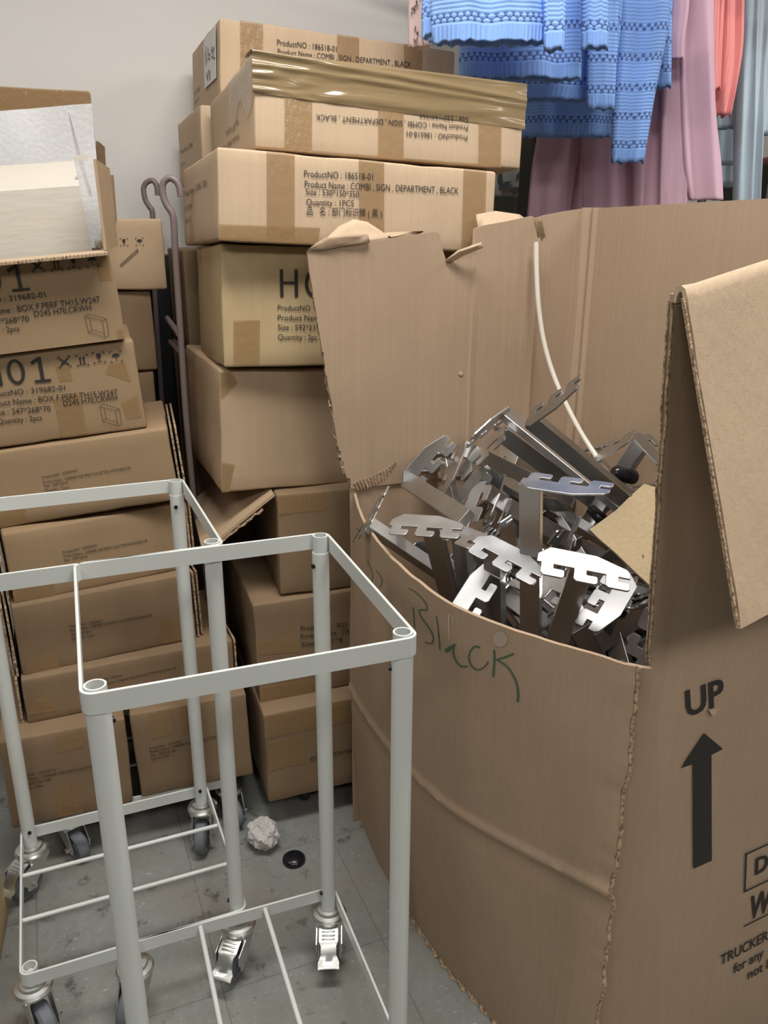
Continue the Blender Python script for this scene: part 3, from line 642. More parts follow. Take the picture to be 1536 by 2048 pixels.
# hooked rods leaning behind the stacks
hk = thing('hooked_rack', 'mauve lacquered metal rack with two hooked rods, leaning between the box stacks', 'rack', Matrix.Translation((0, 0, 0)))
p = [aty(px, py, yy) for px, py, yy in [(362, 393, 1.755), (359, 375, 1.755), (352, 362, 1.755), (340, 356, 1.755), (330, 361, 1.755), (325, 373, 1.755), (327, 394, 1.755), (334, 411, 1.755), (343, 425, 1.755), (347.5, 443, 1.755), (351, 511, 1.755), (361, 664, 1.755), (372, 831, 1.755), (386, 983, 1.755)]]
def smoothpath(p, k=4):
    out = []
    for i in range(len(p) - 1):
        a, b, c, d = p[max(i - 1, 0)], p[i], p[i + 1], p[min(i + 2, len(p) - 1)]
        for s in range(k):
            t = s / k; out.append(.5 * ((2 * b) + (c - a) * t + (2 * a - 5 * b + 4 * c - d) * t * t + (3 * b - a - 3 * c + d) * t ** 3))
    return out + [p[-1]]
e = Vector((-.40, 1.86, .006)); p.append(e)
obj('hook_rod', MB().tube(smoothpath(p[:-1]) + [e], .0068, 14), MAUVE, hk, smooth=50)
p2 = [aty(px, py, 2.24) for px, py in [(315, 391), (314, 375), (309, 364), (302, 361), (292, 366), (287, 378), (291, 400), (299, 414), (305, 428), (308, 500), (309, 581), (317, 700)]]
e2 = p2[-1] + (p2[-1] - p2[-2]) * ((p2[-1].z - .006) / (p2[-2].z - p2[-1].z))
obj('hook_rod', MB().tube(smoothpath(p2) + [e2], .0068, 14), MAUVE, hk, smooth=50)
obj('brace', MB().tube([aty(358, 668, 1.757), aty(334, 636, 1.95)], .0062, 12), MAUVE, hk, smooth=50)
obj('brace', MB().tube([aty(363, 706, 1.757), aty(341, 684, 1.95)], .0062, 12), MAUVE, hk, smooth=50)
# ---------------------------------------------------------------- wheeled carts
CW, HT, HB = .3438, .8344, .1381; RB = .025; TR = .0132; OFF = .016
def ring(z):
    """flat bar bent into a square with round corners, its top at z"""
    mb = MB(); a = -OFF; b = CW + OFF; r = .015; pts = []
    for cx, cy, q0 in ((b - r, b - r, 0), (a + r, b - r, 90), (a + r, a + r, 180), (b - r, a + r, 270)):
        for k in range(7):
            q = math.radians(q0 + k * 15); pts.append((cx + r * math.cos(q), cy + r * math.sin(q), math.cos(q), math.sin(q)))
    n = len(pts); vs = []
    th = .004
    for (x, y, nx, ny) in pts:
        vs += [(x, y, z - RB), (x, y, z - .0006), (x - nx * .0006, y - ny * .0006, z), (x - nx * (th - .0006), y - ny * (th - .0006), z), (x - nx * th, y - ny * th, z - .0006), (x - nx * th, y - ny * th, z - RB)]
    fs = [(i * 6 + j, ((i + 1) % n) * 6 + j, ((i + 1) % n) * 6 + (j + 1) % 6, i * 6 + (j + 1) % 6) for i in range(n) for j in range(6)]
    return mb.add(vs, fs)
def caster(parent, c, ang, brake):
    """swivel caster; c is the corner on the floor, ang where the wheel trails"""
    R = Matrix.Translation((c[0], c[1], 0)) @ Matrix.Rotation(ang, 4, 'Z')
    o = lambda name, mb, mat, p=None, sm=40: obj(name, mb, mat, p or parent, smooth=sm)
    T = lambda v: R @ Vector(v)
    m = MB(); m.lathe([(.0, .088), (.026, .088), (.031, .091), (.032, .096), (.029, .1), (.022, .1015), (.020, .106), (.012, .107), (.009, .108), (.009, .112), (0, .112)], 28, R)
    cs = o('caster', m, ZINC)
    fk = MB()
    for s in (-1, 1):
        prof = [(-.022, .090), (.024, .090), (.026, .078), (.040, .048), (.040, .030), (.030, .026), (.018, .034), (-.004, .058), (-.022, .078)]
        fk.prism(prof, T((0, s * .0195 + (.0 if s > 0 else 0), 0)), R.to_3x3() @ Vector((1, 0, 0)), Vector((0, 0, 1)), -.0025 * 1)
    fk.rbox(T((.001, -.001, .0895)), (.046, .044, .004), .0015, R.to_3x3())
    o('fork', fk, ZINC, cs, 30)
    wl = MB(); X = R @ Matrix.Translation((.026, 0, .0365)) @ Matrix.Rotation(math.pi / 2, 4, 'X')
    wl.lathe([(0, -.012), (.014, -.012), (.015, -.009), (.024, -.009), (.026, -.0125), (.032, -.0125), (.0365, -.008), (.0365, .008), (.032, .0125), (.026, .0125), (.024, .009), (.015, .009), (.014, .012), (0, .012)], 36, X)
    o('wheel', wl, RUBBER, cs)
    bt = MB(); bt.lathe([(0, -.030), (.0035, -.030), (.0035, -.026), (.0065, -.026), (.0065, -.0215), (.003, -.0215), (.003, .0215), (.0065, .0215), (.0065, .026), (0, .026)], 6, X)
    o('axle_bolt', bt, BOLT, cs, 20)
    if brake:
        rows = []
        pr = [(.018, .086), (.034, .082), (.040, .078), (.046, .0755), (.052, .072), (.060, .060), (.067, .050), (.074, .048), (.077, .044)]
        for i, (xx, zz) in enumerate(pr):
            wd = .017 if i < 4 else (.0135 if i < 6 else .0185)
            rows.append([T((xx, wd * s, zz - .0015 * abs(s) ** 3)) for s in (-1, -.6, -.2, .2, .6, 1)])
        pd = MB().slab(rows, -.0022)
        pl = o('brake_pedal', pd, ZINC, cs, 40)
        rb = MB()
        for i in range(3): rb.rbox(T((.034 + .0055 * i, 0, .0845 - .003 * i)), (.003, .024, .003), .0012, R.to_3x3())
        o('pedal_rib', rb, ZINC, pl)
        for s in (-1, 1):
            ar = MB(); ar.prism([(.02, .084), (.05, .072), (.052, .055), (.036, .035), (.022, .030)], T((0, s * .0225, 0)), R.to_3x3() @ Vector((1, 0, 0)), Vector((0, 0, 1)), -.0018)
            o('brake_arm', ar, ZINC, cs, 30)
    return cs
def cart(name, label, M, missing, casters, legs=True, group='white wheeled carts'):
    root = thing(name, label, 'cart', M, group)
    Cn = {'FL': (0, 0), 'FR': (CW, 0), 'BR': (CW, CW), 'BL': (0, CW)}
    obj('bottom_ring', ring(HB), WHITE, root, smooth=30)
    for v in (1 / 3, 2 / 3):
        obj('shelf_rod', MB().tube([(-OFF + .003, CW * v, HB - .008), (CW + OFF - .003, CW * v, HB - .008)], .0042, 10), WHITE, root, smooth=60)
    if legs: obj('top_ring', ring(HT), WHITE, root, smooth=30)
    for k, (x, y) in Cn.items():
        sb = MB(); sb.pipe((x, y, HB - .034), (x, y, HB + .001), .0122, .0098); sb.tube([(x, y, HB - .034), (x, y, HB - .014)], .0092, 16); sb.tube([(x, y, HB - .014), (x, y, HB - .008)], .004, 8)
        obj('stub', sb, WHITE, root, smooth=40)
        if legs and k != missing:
            tp = MB(); tp.pipe((x, y, HT - RB - .004), (x, y, HT + .0015), .0118, .0095); obj('stub', tp, WHITE, root, smooth=40)
            lg = MB(); lg.pipe((x, y, HB - .030), (x, y, HT - RB - .001), TR, .0119); lgo = obj('leg', lg, WHITE, root, smooth=40)
            for zz in (HT - RB - .022, HB + .008):
                s_ = MB(); q = math.radians({'FL': 20, 'FR': 110, 'BR': 250, 'BL': 290}[k]) if zz > .5 else math.radians({'FL': 20, 'FR': 150, 'BR': 255, 'BL': 280}[k])
                d = Vector((math.cos(q), math.sin(q), 0)); c = Vector((x, y, zz)); s_.tube([c + d * (TR - .002), c + d * (TR + .003)], .0036, 10); obj('set_screw', s_, SCREW, lgo, smooth=40)
    for k, (ang, br) in casters.items(): caster(root, Cn[k], ang, br)
    return root
R_ = math.radians
cart('rolling_cart', 'rear white wheeled cart in front of the left stack, its near left leg missing', frame((-.5785, 1.0302, 0), .3942), 'FL',
     {'FL': (R_(-68), False), 'FR': (R_(-128), True), 'BR': (R_(-110), False), 'BL': (R_(-137), True)})
# the front cart stands a quarter turn round, so its bare corner is at the back left
cart('rolling_cart', 'front white wheeled cart beside the bulk bin, with one leg missing at back left', frame((-.4205, 1.0675, 0), .361 - math.pi / 2), 'FL',
     {'FL': (R_(-30), False), 'FR': (R_(-40), False), 'BR': (R_(30), True), 'BL': (R_(-18), True)})
cart('wheeled_base', 'low white wheeled base carrying the left stack of cartons', frame((-.675, 1.45, 0), .33) @ Matrix.Diagonal((1, 1, .86, 1)), None,
     {'FL': (R_(-60), False), 'FR': (R_(-80), False), 'BR': (R_(60), False), 'BL': (R_(120), False)}, legs=False, group='wheeled bases')
dl = thing('low_dolly', 'dark low dolly on small black wheels under the middle stack of cartons', 'dolly', frame((-.225, 1.585, 0), .35))
obj('board', MB().box((.23, .17, .059), (.46, .34, .018)), plain('dark_board', (.05, .04, .03), .7), dl)
for wx, wy in ((.05, .03), (.40, .03), (.05, .30), (.40, .30)):
    X = Matrix.Translation((wx, wy, .0245)) @ Matrix.Rotation(math.pi / 2, 4, 'Y')
    wl = MB(); wl.lathe([(0, -.010), (.020, -.010), (.0245, -.006), (.0245, .006), (.020, .010), (0, .010)], 24, X); obj('wheel', wl, BLACKR, dl, smooth=40)

# things lying on the floor
bm = bmesh.new(); bmesh.ops.create_icosphere(bm, subdivisions=4, radius=.030)
for v in bm.verts:
    d = v.co.normalized(); r = 1 + .22 * noise.noise(d * 2.0) - .20 * abs(noise.noise(d * 4 + Vector((3, 1, 2)))) + .10 * abs(noise.noise(d * 9))
    v.co = Vector((d.x * .033 * r, d.y * .040 * r, d.z * .030 * r))
zmin = min(v.co.z for v in bm.verts)
mb = MB(); mb.add([v.co - Vector((0, 0, zmin)) for v in bm.verts], [[v.index for v in f.verts] for f in bm.faces]); bm.free()
o = obj('crumpled_paper', mb, plain('crumpled_paper_grey', (.50, .49, .47), .8), smooth=25); o.location = atz(528, 1690, 0)
o.rotation_euler = (0, 0, .7); props(o, 'crumpled ball of whitish paper on the floor behind the carts', 'paper')
mb = MB(); mb.lathe([(0, 0), (.0235, 0), (.0247, .004), (.0235, .009), (.017, .0135), (.0085, .0155), (0, .016)], 32)
o = obj('black_disc', mb, BLACK, smooth=50); o.location = atz(588, 1722, 0); props(o, 'round black plastic disc lying on the floor beside the crumpled paper', 'disc')
# ---------------------------------------------------------------- the bulk bin
def vplane(px, py, A, yaw):
    d = ray(px, py); n = Vector((-math.sin(yaw), math.cos(yaw), 0)); t = ((Vector((A[0], A[1], 0)) - CAMP).dot(n)) / d.dot(n); return CAMP + d * t
BC = Vector((.37, 1.31, 0))
gb = thing('bulk_bin', 'tall cut-down cardboard bulk bin full of steel brackets, marked UP with an arrow', 'cardboard bin', Matrix.Translation(BC))
def gobj(name, mb, mat, parent=None, **kw):
    o = obj(name, mb, mat, parent or gb, **kw)
    if parent is None: o.location = -BC
    return o
def resample(pts, n):
    pts = [Vector(p) for p in pts]; L = [0]
    for a, b in zip(pts, pts[1:]): L.append(L[-1] + (b - a).length)
    out = []
    for i in range(n + 1):
        s = L[-1] * i / n; k = 0
        while k < len(L) - 2 and L[k + 1] < s: k += 1
        out.append(pts[k].lerp(pts[k + 1], (s - L[k]) / max(1e-9, L[k + 1] - L[k])))
    return out
RIMZ = .79; NS = 56; TH = .0052
rim = resample(smoothpath([atz(px, py, RIMZ) for px, py in [(707, 983), (711, 1005), (722, 1036), (740, 1066), (767, 1100), (800, 1132), (840, 1166), (880, 1196), (925, 1221), (980, 1243), (1040, 1264), (1100, 1283), (1160, 1300), (1275, 1335)]]), NS)
bot = resample(smoothpath([Vector((-.052, 1.553, 0)), Vector((-.006, 1.412, 0)), Vector((.054, 1.278, 0)), Vector((.124, 1.14, 0)), Vector((.202, 1.03, 0)), Vector((.303, .866, 0))]), NS)
OUT = Vector((-.888, -.459, 0))
def front_pt(i, z):
    s = i / NS; zc = .352 + .096 * s; t = z / RIMZ; p = bot[i].lerp(rim[i], t ** 1.1); p.z = z
    p += OUT * (.016 * math.sin(math.pi * min(1, t)) * (1 - s) + .006 * math.exp(-((z - zc) / .009) ** 2) - .003 * math.exp(-((z - zc + .02) / .02) ** 2) + .004 * noise.noise(Vector((s * 4, z * 4, 2))))
    if i >= NS - 1: p += Vector((.459, -.888, 0)) * (.006 * noise.noise(Vector((z * 16, 7, i))) + .004 * noise.noise(Vector((z * 50, 7, i))))
    p.z += (.0025 * noise.noise(Vector((s * 22, 1, 1))) if z > RIMZ - .001 else 0)
    return p
zs = [RIMZ * k / 110 for k in range(111)]
fp = MB().slab([[front_pt(i, z) for i in range(NS + 1)] for z in zs], -TH)
front = gobj('front_panel', fp, CARD_G, smooth=40)
flute = MB()
flute.slab([[front_pt(i, .0015 + .0) + Vector((-.003, -.001, 0)) + OUT * (.0022 * (1 if k % 2 else -1)) for k, i in enumerate(range(20, NS))], [front_pt(i, .009) - Vector((0, 0, 0)) + OUT * .0005 for i in range(20, NS)]], .001)
gobj('flute_edge', flute, EDGE, front); front.children[-1].location = (0, 0, 0)
# torn vertical edge at the near corner
te = MB(); te.slab([[front_pt(NS, z) + Vector((.459, -.888, 0)) * dx + Vector((.888, .459, 0)) * .001 for dx in (-.0004, .0010 + .0012 * noise.noise(Vector((z * 60, 3, 3))))] for z in [RIMZ * .995 * k / 70 for k in range(71)]], -.006)
gobj('torn_edge', te, EDGE, front); front.children[-1].location = (0, 0, 0)
# lettering on the front panel, in green marker
bmf = bmesh.new(); vs_ = [bmf.verts.new(v) for v in fp.v]
for f in fp.f:
    try: bmf.faces.new([vs_[i] for i in f])
    except ValueError: pass
bvh = BVHTree.FromBMesh(bmf); bmf.free()
def on_front(px, py):
    d = ray(px, py).normalized(); h = bvh.ray_cast(CAMP, d); return h[0] - d * .0016 if h[0] else None
def stroke(mb, pts, w0, w1, tgt=on_front):
    q = []
    P2 = [Vector((a, b, 0)) for a, b in pts]
    for p in (smoothpath(P2, 5) if len(P2) > 2 else resample(P2, 6)):
        h = tgt(p.x, p.y)
        if h: q.append((h, p))
    rows = [[], []]
    for i, (h, p) in enumerate(q):
        a = q[max(i - 1, 0)][1]; b = q[min(i + 1, len(q) - 1)][1]; d = (b - a).normalized(); n = Vector((-d.y, d.x, 0)); wv = (w0 + (w1 - w0) * i / len(q)) / 2
        for k, sg in ((0, 1), (1, -1)):
            r = tgt(p.x + n.x * wv * sg, p.y + n.y * wv * sg); rows[k].append(r or h)
    if len(q) > 1: mb.grid(rows)
S6 = lambda l: [(800 + a / 5.908, 1170 + b / 5.908) for a, b in l]
mk = MB()
for l, a, b in (([(155, 262), (160, 340), (165, 420), (172, 500)], 2, 2), ([(98, 40), (180, 85), (260, 160), (310, 235), (318, 300)], 1.6, 2.5), ([(318, 300), (270, 294), (222, 296)], 2.6, 3), ([(222, 296), (240, 360), (300, 450), (360, 540), (392, 615), (380, 690)], 2.2, 2.6), ([(380, 690), (330, 690), (290, 672)], 3, 2),
                ([(425, 360), (445, 480), (458, 620), (470, 765)], 2, 2.5), ([(655, 705), (590, 735), (530, 775)], 4, 4), ([(540, 795), (600, 760), (640, 718)], 3, 3), ([(630, 735), (632, 830), (670, 910), (730, 965), (800, 960)], 3, 3),
                ([(945, 745), (890, 725), (840, 770), (812, 850), (830, 930), (880, 990), (935, 1003), (1000, 965), (1045, 905)], 3.5, 2.5), ([(1112, 770), (1115, 870), (1108, 980), (1100, 1085)], 4, 4), ([(1345, 812), (1250, 850), (1140, 885)], 4, 3.2), ([(1140, 885), (1240, 945), (1320, 1040), (1375, 1160), (1395, 1280), (1388, 1385)], 3, 4.2)):
    stroke(mk, S6(l), a, b)
for l in ([(713, 1056), (722, 1068), (717, 1078)], [(705, 1085), (716, 1066), (726, 1050)], [(735, 1120), (745, 1150), (742, 1170)], [(752, 1140), (764, 1158), (760, 1175)]): stroke(mk, l, 1.2, 1.6)
gobj('handwriting', mk, MARK, front, fixn=False); front.children[-1].location = (0, 0, 0)
sc_ = MB(); stroke(sc_, S6([(575, 350), (580, 480), (583, 640)]), 2.2, 1.5); stroke(sc_, S6([(625, 360), (628, 480)]), 1.5, 1)
gobj('scuff', sc_, plain('bare_fibre', (.62, .52, .40), .9), front, fixn=False); front.children[-1].location = (0, 0, 0)
sm = MB(); cxy = S6([(1180, 640)])[0]; ring_ = [on_front(cxy[0] + 15 * math.cos(q * .4) * (1 + .1 * math.sin(q * 3)), cxy[1] + 16 * math.sin(q * .4)) for q in range(16)]; sm.add([r for r in ring_ if r], [tuple(range(len([r for r in ring_ if r])))])
gobj('glue_spot', sm, plain('dried_glue', (.42, .33, .27), .3), front, fixn=False); front.children[-1].location = (0, 0, 0)

# the right panel, printed
D27 = Vector((math.cos(.468), math.sin(.468), 0)); N27 = Vector((math.sin(.468), -math.cos(.468), 0)); CN = Vector((.303, .866, 0))
def rp(a, z, o=0.0): return CN + D27 * a + N27 * o + Vector((0, 0, z))
def left_a(z):
    if z > RIMZ: return .020 - .030 * (z - RIMZ) / .43 + .0022 * noise.noise(Vector((z * 30, 2, 2)))
    return .020 + .010 * min(1, (RIMZ - z) / .05) + .150 * (RIMZ - z) + .002 * noise.noise(Vector((z * 8, 2, 2)))
LP = .52; zr = [1.222 * k / 60 for k in range(61)]
def top_lift(a): return .21 * min(max(a, 0), .22) + .03 * max(0, a - .22)
rows = [[rp(left_a(z) + (LP - left_a(z)) * i / 16, z + (top_lift(LP * i / 16) * z / 1.222), .001 * noise.noise(Vector((i * .4, z * 5, 8)))) for i in range(17)] for z in zr]
right = gobj('right_panel', MB().slab(rows, -TH), CARD_G, smooth=40)
eg = MB()
for o in (-.0005, -.0062): eg.slab([[rp(left_a(z) - .002 + .0015 * noise.noise(Vector((z * 45, o * 900, 3))), z, o + .0 * k) + N27 * (-.002 * k) + D27 * (.006 * k) for k in (0, 1)] for z in [RIMZ + (1.215 - RIMZ) * k / 60 for k in range(61)]], .0016)
gobj('torn_edge', eg, EDGE, right); right.children[-1].location = (0, 0, 0)
# strip turning round the near corner, behind the front panel's torn edge
rows = [[rp(left_a(z) + .0015, z, -.0005), rp(left_a(z) - .002, z, -.002), rp(left_a(z) * .66, z, -.005 - .05 * left_a(z)), rp(left_a(z) * .3, z, -.012 - .24 * left_a(z)), rp(-.004, z, -.016 - .34 * left_a(z)), rp(-.007, z, -.034 - .30 * left_a(z))] for z in [(.0 + (RIMZ - .004) * k / 20) for k in range(21)]]
gobj('corner_strip', MB().slab(rows, -.005), CARD_G, smooth=50)
# flap folded over the right panel's top, hanging outside
pr = [(-.004, 1.214), (-.003, 1.222), (.001, 1.229), (.007, 1.231), (.013, 1.228), (.018, 1.219)] + [(.018 + (.139 - .018) * t, 1.219 - (1.219 - .912) * t) for t in [k / 20 for k in range(1, 21)]]
rows = []
for k, (o, z) in enumerate(pr):
    r = []
    for i in range(31):
        q = i / 30; a = -.010 + (LP + .03) * q; ridge = .0022 * math.exp(-((a - .020) / .0035) ** 2) * (1 if k > 6 else 0)
        edge = (.0025 * noise.noise(Vector((z * 24, 5, 5))) if i == 0 else 0)
        zz = z + top_lift(a) * (1 - .8 * max(0, (k - 6) / (len(pr) - 7))) + (.006 * noise.noise(Vector((a * 18, 4, 4))) + (.012 * max(0, .06 - a) / .06 * -.3) if k == len(pr) - 1 else 0)
        r.append(rp(a + edge, zz, o + ridge + .003 * noise.noise(Vector((a * 5, z * 5, 1)))))
    rows.append(r)
flap = gobj('right_flap', MB().slab(rows, .006), CARD_P, smooth=40)
fe = MB(); fe.slab([[rp(-.012 + .0016 * noise.noise(Vector((z * 50, 1, 9))), z, o - .0005), rp(-.010, z, o - .0062)] for o, z in pr[5:]], .002)
gobj('flute_edge', fe, EDGE, flap); flap.children[-1].location = (0, 0, 0)
# print
pm = MB(); P = lambda a, z: rp(a, z, .0026)
type_line(pm, P, 'UP', .0935, .6965, .1600, .6985, .0420, .022, -.20)
poly(pm, P, [(.1187, .617), (.0971, .6179), (.1305, .661), (.1719, .6238), (.151, .6209), (.1866, .4319), (.1514, .432)])
for a, b in (((.2603, .4143), (.2727, .3394)), ((.2603, .4143), (.50, .4143)), ((.2727, .3394), (.50, .3394))): seg(pm, P, a, b, .0035)
type_line(pm, P, 'DO', .290, .3635, .352, .3635, .034, .022, -.16)
type_line(pm, P, 'WA', .293, .2735, .372, .2735, .050, .022, -.05)
seg(pm, P, (.2879, .2657), (.50, .2657), .003)
type_line(pm, P, 'TRUCKER', .2465, .2065, .3530, .2085, .0225, .014, -.10)
type_line(pm, P, 'for any', .2815, .1720, .3500, .1740, .022, .014, -.10)
type_line(pm, P, 'not l', .3210, .1400, .3670, .1410, .022, .014, -.10)
gobj('printed_text', pm, INK, right, fixn=False); right.children[-1].location = (0, 0, 0)
nk = MB(); nk.prism([(0, 0), (.018, -.003), (.010, -.013)], rp(.130, .697, .003), D27, Vector((0, 0, 1)), .002)
gobj('torn_nick', nk, CARD_P, right); right.children[-1].location = (0, 0, 0)

# back panel, torn along its top and left edge
AY = .40; AP = Vector((-.063, 1.550, 0)); DA = Vector((math.cos(AY), math.sin(AY), 0)); NA = Vector((math.sin(AY), -math.cos(AY), 0))
def paz(px, py): q = vplane(px, py, AP, AY); return (q - AP).dot(DA), q.z
tops = [paz(*q) for q in [(612, 503), (640, 497), (735, 484), (800, 474), (868, 463), (877, 468), (883, 500), (890, 522), (918, 503), (944, 490), (946, 458), (960, 452), (1010, 443), (1062, 432), (1068, 436), (1090, 430), (1130, 422), (1166, 417)]]
lefts = [paz(*q) for q in [(612, 503), (616, 540), (632, 640), (648, 740), (660, 800), (672, 880), (692, 955), (700, 966)]]
def interp(tab, x):
    if x <= tab[0][0]: return tab[0][1]
    for (a, b), (c, d) in zip(tab, tab[1:]):
        if x <= c: return b + (d - b) * (x - a) / max(1e-9, c - a)
    return tab[-1][1]
lz = sorted([(z, a) for a, z in lefts]); creases = [(paz(950, 465)[0], .0035), (paz(1066, 600)[0], .003), (paz(735, 500)[0], .002)]
def bp(a, z):
    o = .0
    for c, h in creases: o += h * math.exp(-((a - c) / .004) ** 2)
    o += .004 * noise.noise(Vector((a * 5, z * 4, 6)))
    if a < 0: o += .12 * a * -.2
    return AP + DA * a + NA * o + Vector((0, 0, z))
aset = sorted(set([round(lefts[0][0] + (tops[-1][0] - lefts[0][0]) * i / 90, 4) for i in range(91)] + [round(t[0], 4) for t in tops]))
ZB = .80; rows = []
NB = 40
for k in range(NB + 1):
    r = []
    for a in aset:
        zt = interp(tops, a); t = k / NB; z = ZB + (zt - ZB) * t
        aa = max(a, interp(lz, z) + .002 * noise.noise(Vector((z * 30, 1, 4)))) if a < .03 else a
        r.append(bp(aa, z))
    rows.append(r)
back = gobj('back_panel', MB().slab(rows, TH), CARD_G, smooth=35)
low = [[bp(-.004 + (tops[-1][0] + .004) * i / 30, ZB * k / 8 + (.012 * noise.noise(Vector((i * .7, 3, 3))) + .02 if k == 8 and i < 12 else 0)) - NA * .004 for i in range(31)] for k in range(9)]
gobj('lower_back', MB().slab(low, TH), CARD_G, smooth=35)
# torn flutes along the split between the back and front panels
ts = MB(); tp_ = [(703, 966), (722, 958), (742, 952), (762, 941), (781, 928), (790, 922)]; bt_ = [(712, 981), (730, 977), (747, 969), (764, 958), (782, 938), (791, 924)]
rows = []
for q in range(2):
    r = []
    src = tp_ if q == 0 else bt_
    for i in range(31):
        s = i / 30 * 5; k = min(4, int(s)); f = s - k
        px = src[k][0] * (1 - f) + src[k + 1][0] * f; py = src[k][1] * (1 - f) + src[k + 1][1] * f
        a, z = paz(px, py); r.append(bp(a, z) + NA * (.006 + .0025 * (1 if i % 2 else -1)))
    rows.append(r)
ts.slab(rows, .002); gobj('torn_flutes', ts, EDGE, back); back.children[-1].location = (0, 0, 0)
def tongue(name, pts, lean, mat=CARD_P, off=-.012, th=.004):
    q = [paz(*p) for p in pts]; z0 = min(z for a, z in q)
    cen = (sum(a for a, z in q) / len(q), sum(z for a, z in q) / len(q)); m = MB(); n = len(q); rings = []
    for s in (1, .66, .33):
        for a, z in q:
            A = cen[0] + (a - cen[0]) * s; Z = cen[1] + (z - cen[1]) * s
            rings.append(AP + DA * A + NA * (off - lean * (Z - z0) + .004 * noise.noise(Vector((A * 40, Z * 40, 2)))) + Vector((0, 0, Z)))
    fs = []
    for s in range(2):
        for i in range(n): fs.append((s * n + i, s * n + (i + 1) % n, (s + 1) * n + (i + 1) % n, (s + 1) * n + i))
    fs.append(tuple(2 * n + i for i in range(n))); m.add(rings, fs)
    o = gobj(name, m, mat, back, smooth=60); o.location = (0, 0, 0); md = o.modifiers.new('thickness', 'SOLIDIFY'); md.thickness = th; return o
tongue('torn_tongue', [(640, 496), (660, 476), (690, 452), (722, 438), (748, 443), (775, 463), (790, 476), (860, 462), (840, 470), (735, 485)], .5)
tongue('torn_roll', [(612, 500), (628, 487), (645, 476), (690, 470), (730, 468), (735, 484), (680, 492), (640, 500)], -.2, CARD_G, .006)
tongue('torn_flap', [(968, 428), (1010, 421), (1058, 428), (1066, 438), (1010, 448), (962, 455)], .8)
tongue('torn_strip', [(888, 519), (905, 500), (944, 484), (950, 492), (915, 510), (897, 524)], -.9, CARD_P, .004)
for px0, py0, py1 in ((1071, 436, 470), ):
    tongue('torn_patch', [(1066, 436), (1078, 436), (1083, 462), (1090, 478), (1080, 486), (1072, 476)], -.1, CARD_D, .004, .002)
tongue('nick', [(918, 742), (925, 746), (921, 752), (914, 749)], 0, CARD_P, .004, .001)

# far side
P1 = AP + DA * tops[-1][0]; P2 = P1 + Vector((.042, -.004, 0)); P3 = Vector((.775, 1.095, 0))
gobj('corner_post', MB().slab([[P1.lerp(P2, s) + NA * (.004 * math.sin(s * 9)) + Vector((0, 0, 1.327 * k / 10)) for s in (0, .12, .25, .37, .5, .7, .85)] for k in range(11)], TH), CARD_G, smooth=30)
dirf = (P3 - P2).normalized(); nf = Vector((dirf.y, -dirf.x, 0))
gobj('far_panel', MB().slab([[P2 + dirf * ((P3 - P2).length * s) + nf * (.009 - .009 * s + .006 * math.sin(s * 5)) + Vector((0, 0, (1.326 + .012 * s * (1 if k == 12 else 0)) * k / 12)) for s in [i / 20 for i in range(21)]] for k in range(13)], TH), CARD_G, smooth=30)
gobj('bin_floor', MB().add([Vector((-.03, 1.54, .012)), Vector((.31, .89, .012)), Vector((.76, 1.10, .012)), Vector((.40, 1.72, .012))], [(0, 1, 2, 3)]), CARD_G)

# white cable hanging down the back panel into the pile
cp = [(1072, 484, 1.672), (1073, 540, 1.668), (1077, 610, 1.66), (1087, 680, 1.65), (1104, 742, 1.635), (1128, 800, 1.61), (1160, 862, 1.575), (1192, 912, 1.535), (1216, 948, 1.50)]
o = obj('plastic_cable', MB().tube(smoothpath([aty(*q) for q in cp]), .0050, 12), plain('white_cable', (.68, .64, .55), .4), smooth=60)
props(o, 'white plastic rod curving down the bin back panel into the steel pile', 'rod')

# ---------------------------------------------------------------- steel brackets
def plate_poly(sg, s0):
    q = [(0, -.006), (.016, -.021), (.078, -.021), (.119, -.007), (.1235, -.001), (.1235, .008)]
    for s in (.092, .050, .006): q += [(s + .0165, .008), (s + .0165, .0155), (s + .0295, .0155), (s + .0315, .0175), (s + .0315, .0265), (s + .0285, .029), (s + .004, .029), (s, .025), (s, .008)]
    q.append((0, .008)); q = [(a + s0, b * sg) for a, b in q]
    return q if sg > 0 else q[::-1]
def bracket(label, P0, a, p, sg, L, s0, mat=STEEL, group=None, wd=.031, dp=.015):
    a = Vector(a).normalized(); p = Vector(p); p = (p - a * p.dot(a)).normalized(); wv = a.cross(p)
    Mx = Matrix((p, wv, a)).transposed().to_4x4(); Mx.translation = P0
    r = thing('shelf_bracket', label, 'bracket', Mx, group)
    am = MB(); am.rbox((0, 0, L / 2 + .003), (wd, dp, L), .0012)
    obj('arm', am, mat, r, smooth=12)
    pm = MB(); pm.prism(plate_poly(sg, s0), (0, 0, 0), (1, 0, 0), (0, 1, 0), .0032)
    o = obj('hook_plate', pm, mat, r); md = o.modifiers.new('bevel', 'BEVEL'); md.width = .0006; md.segments = 2; md.limit_method = 'ANGLE'
    return r
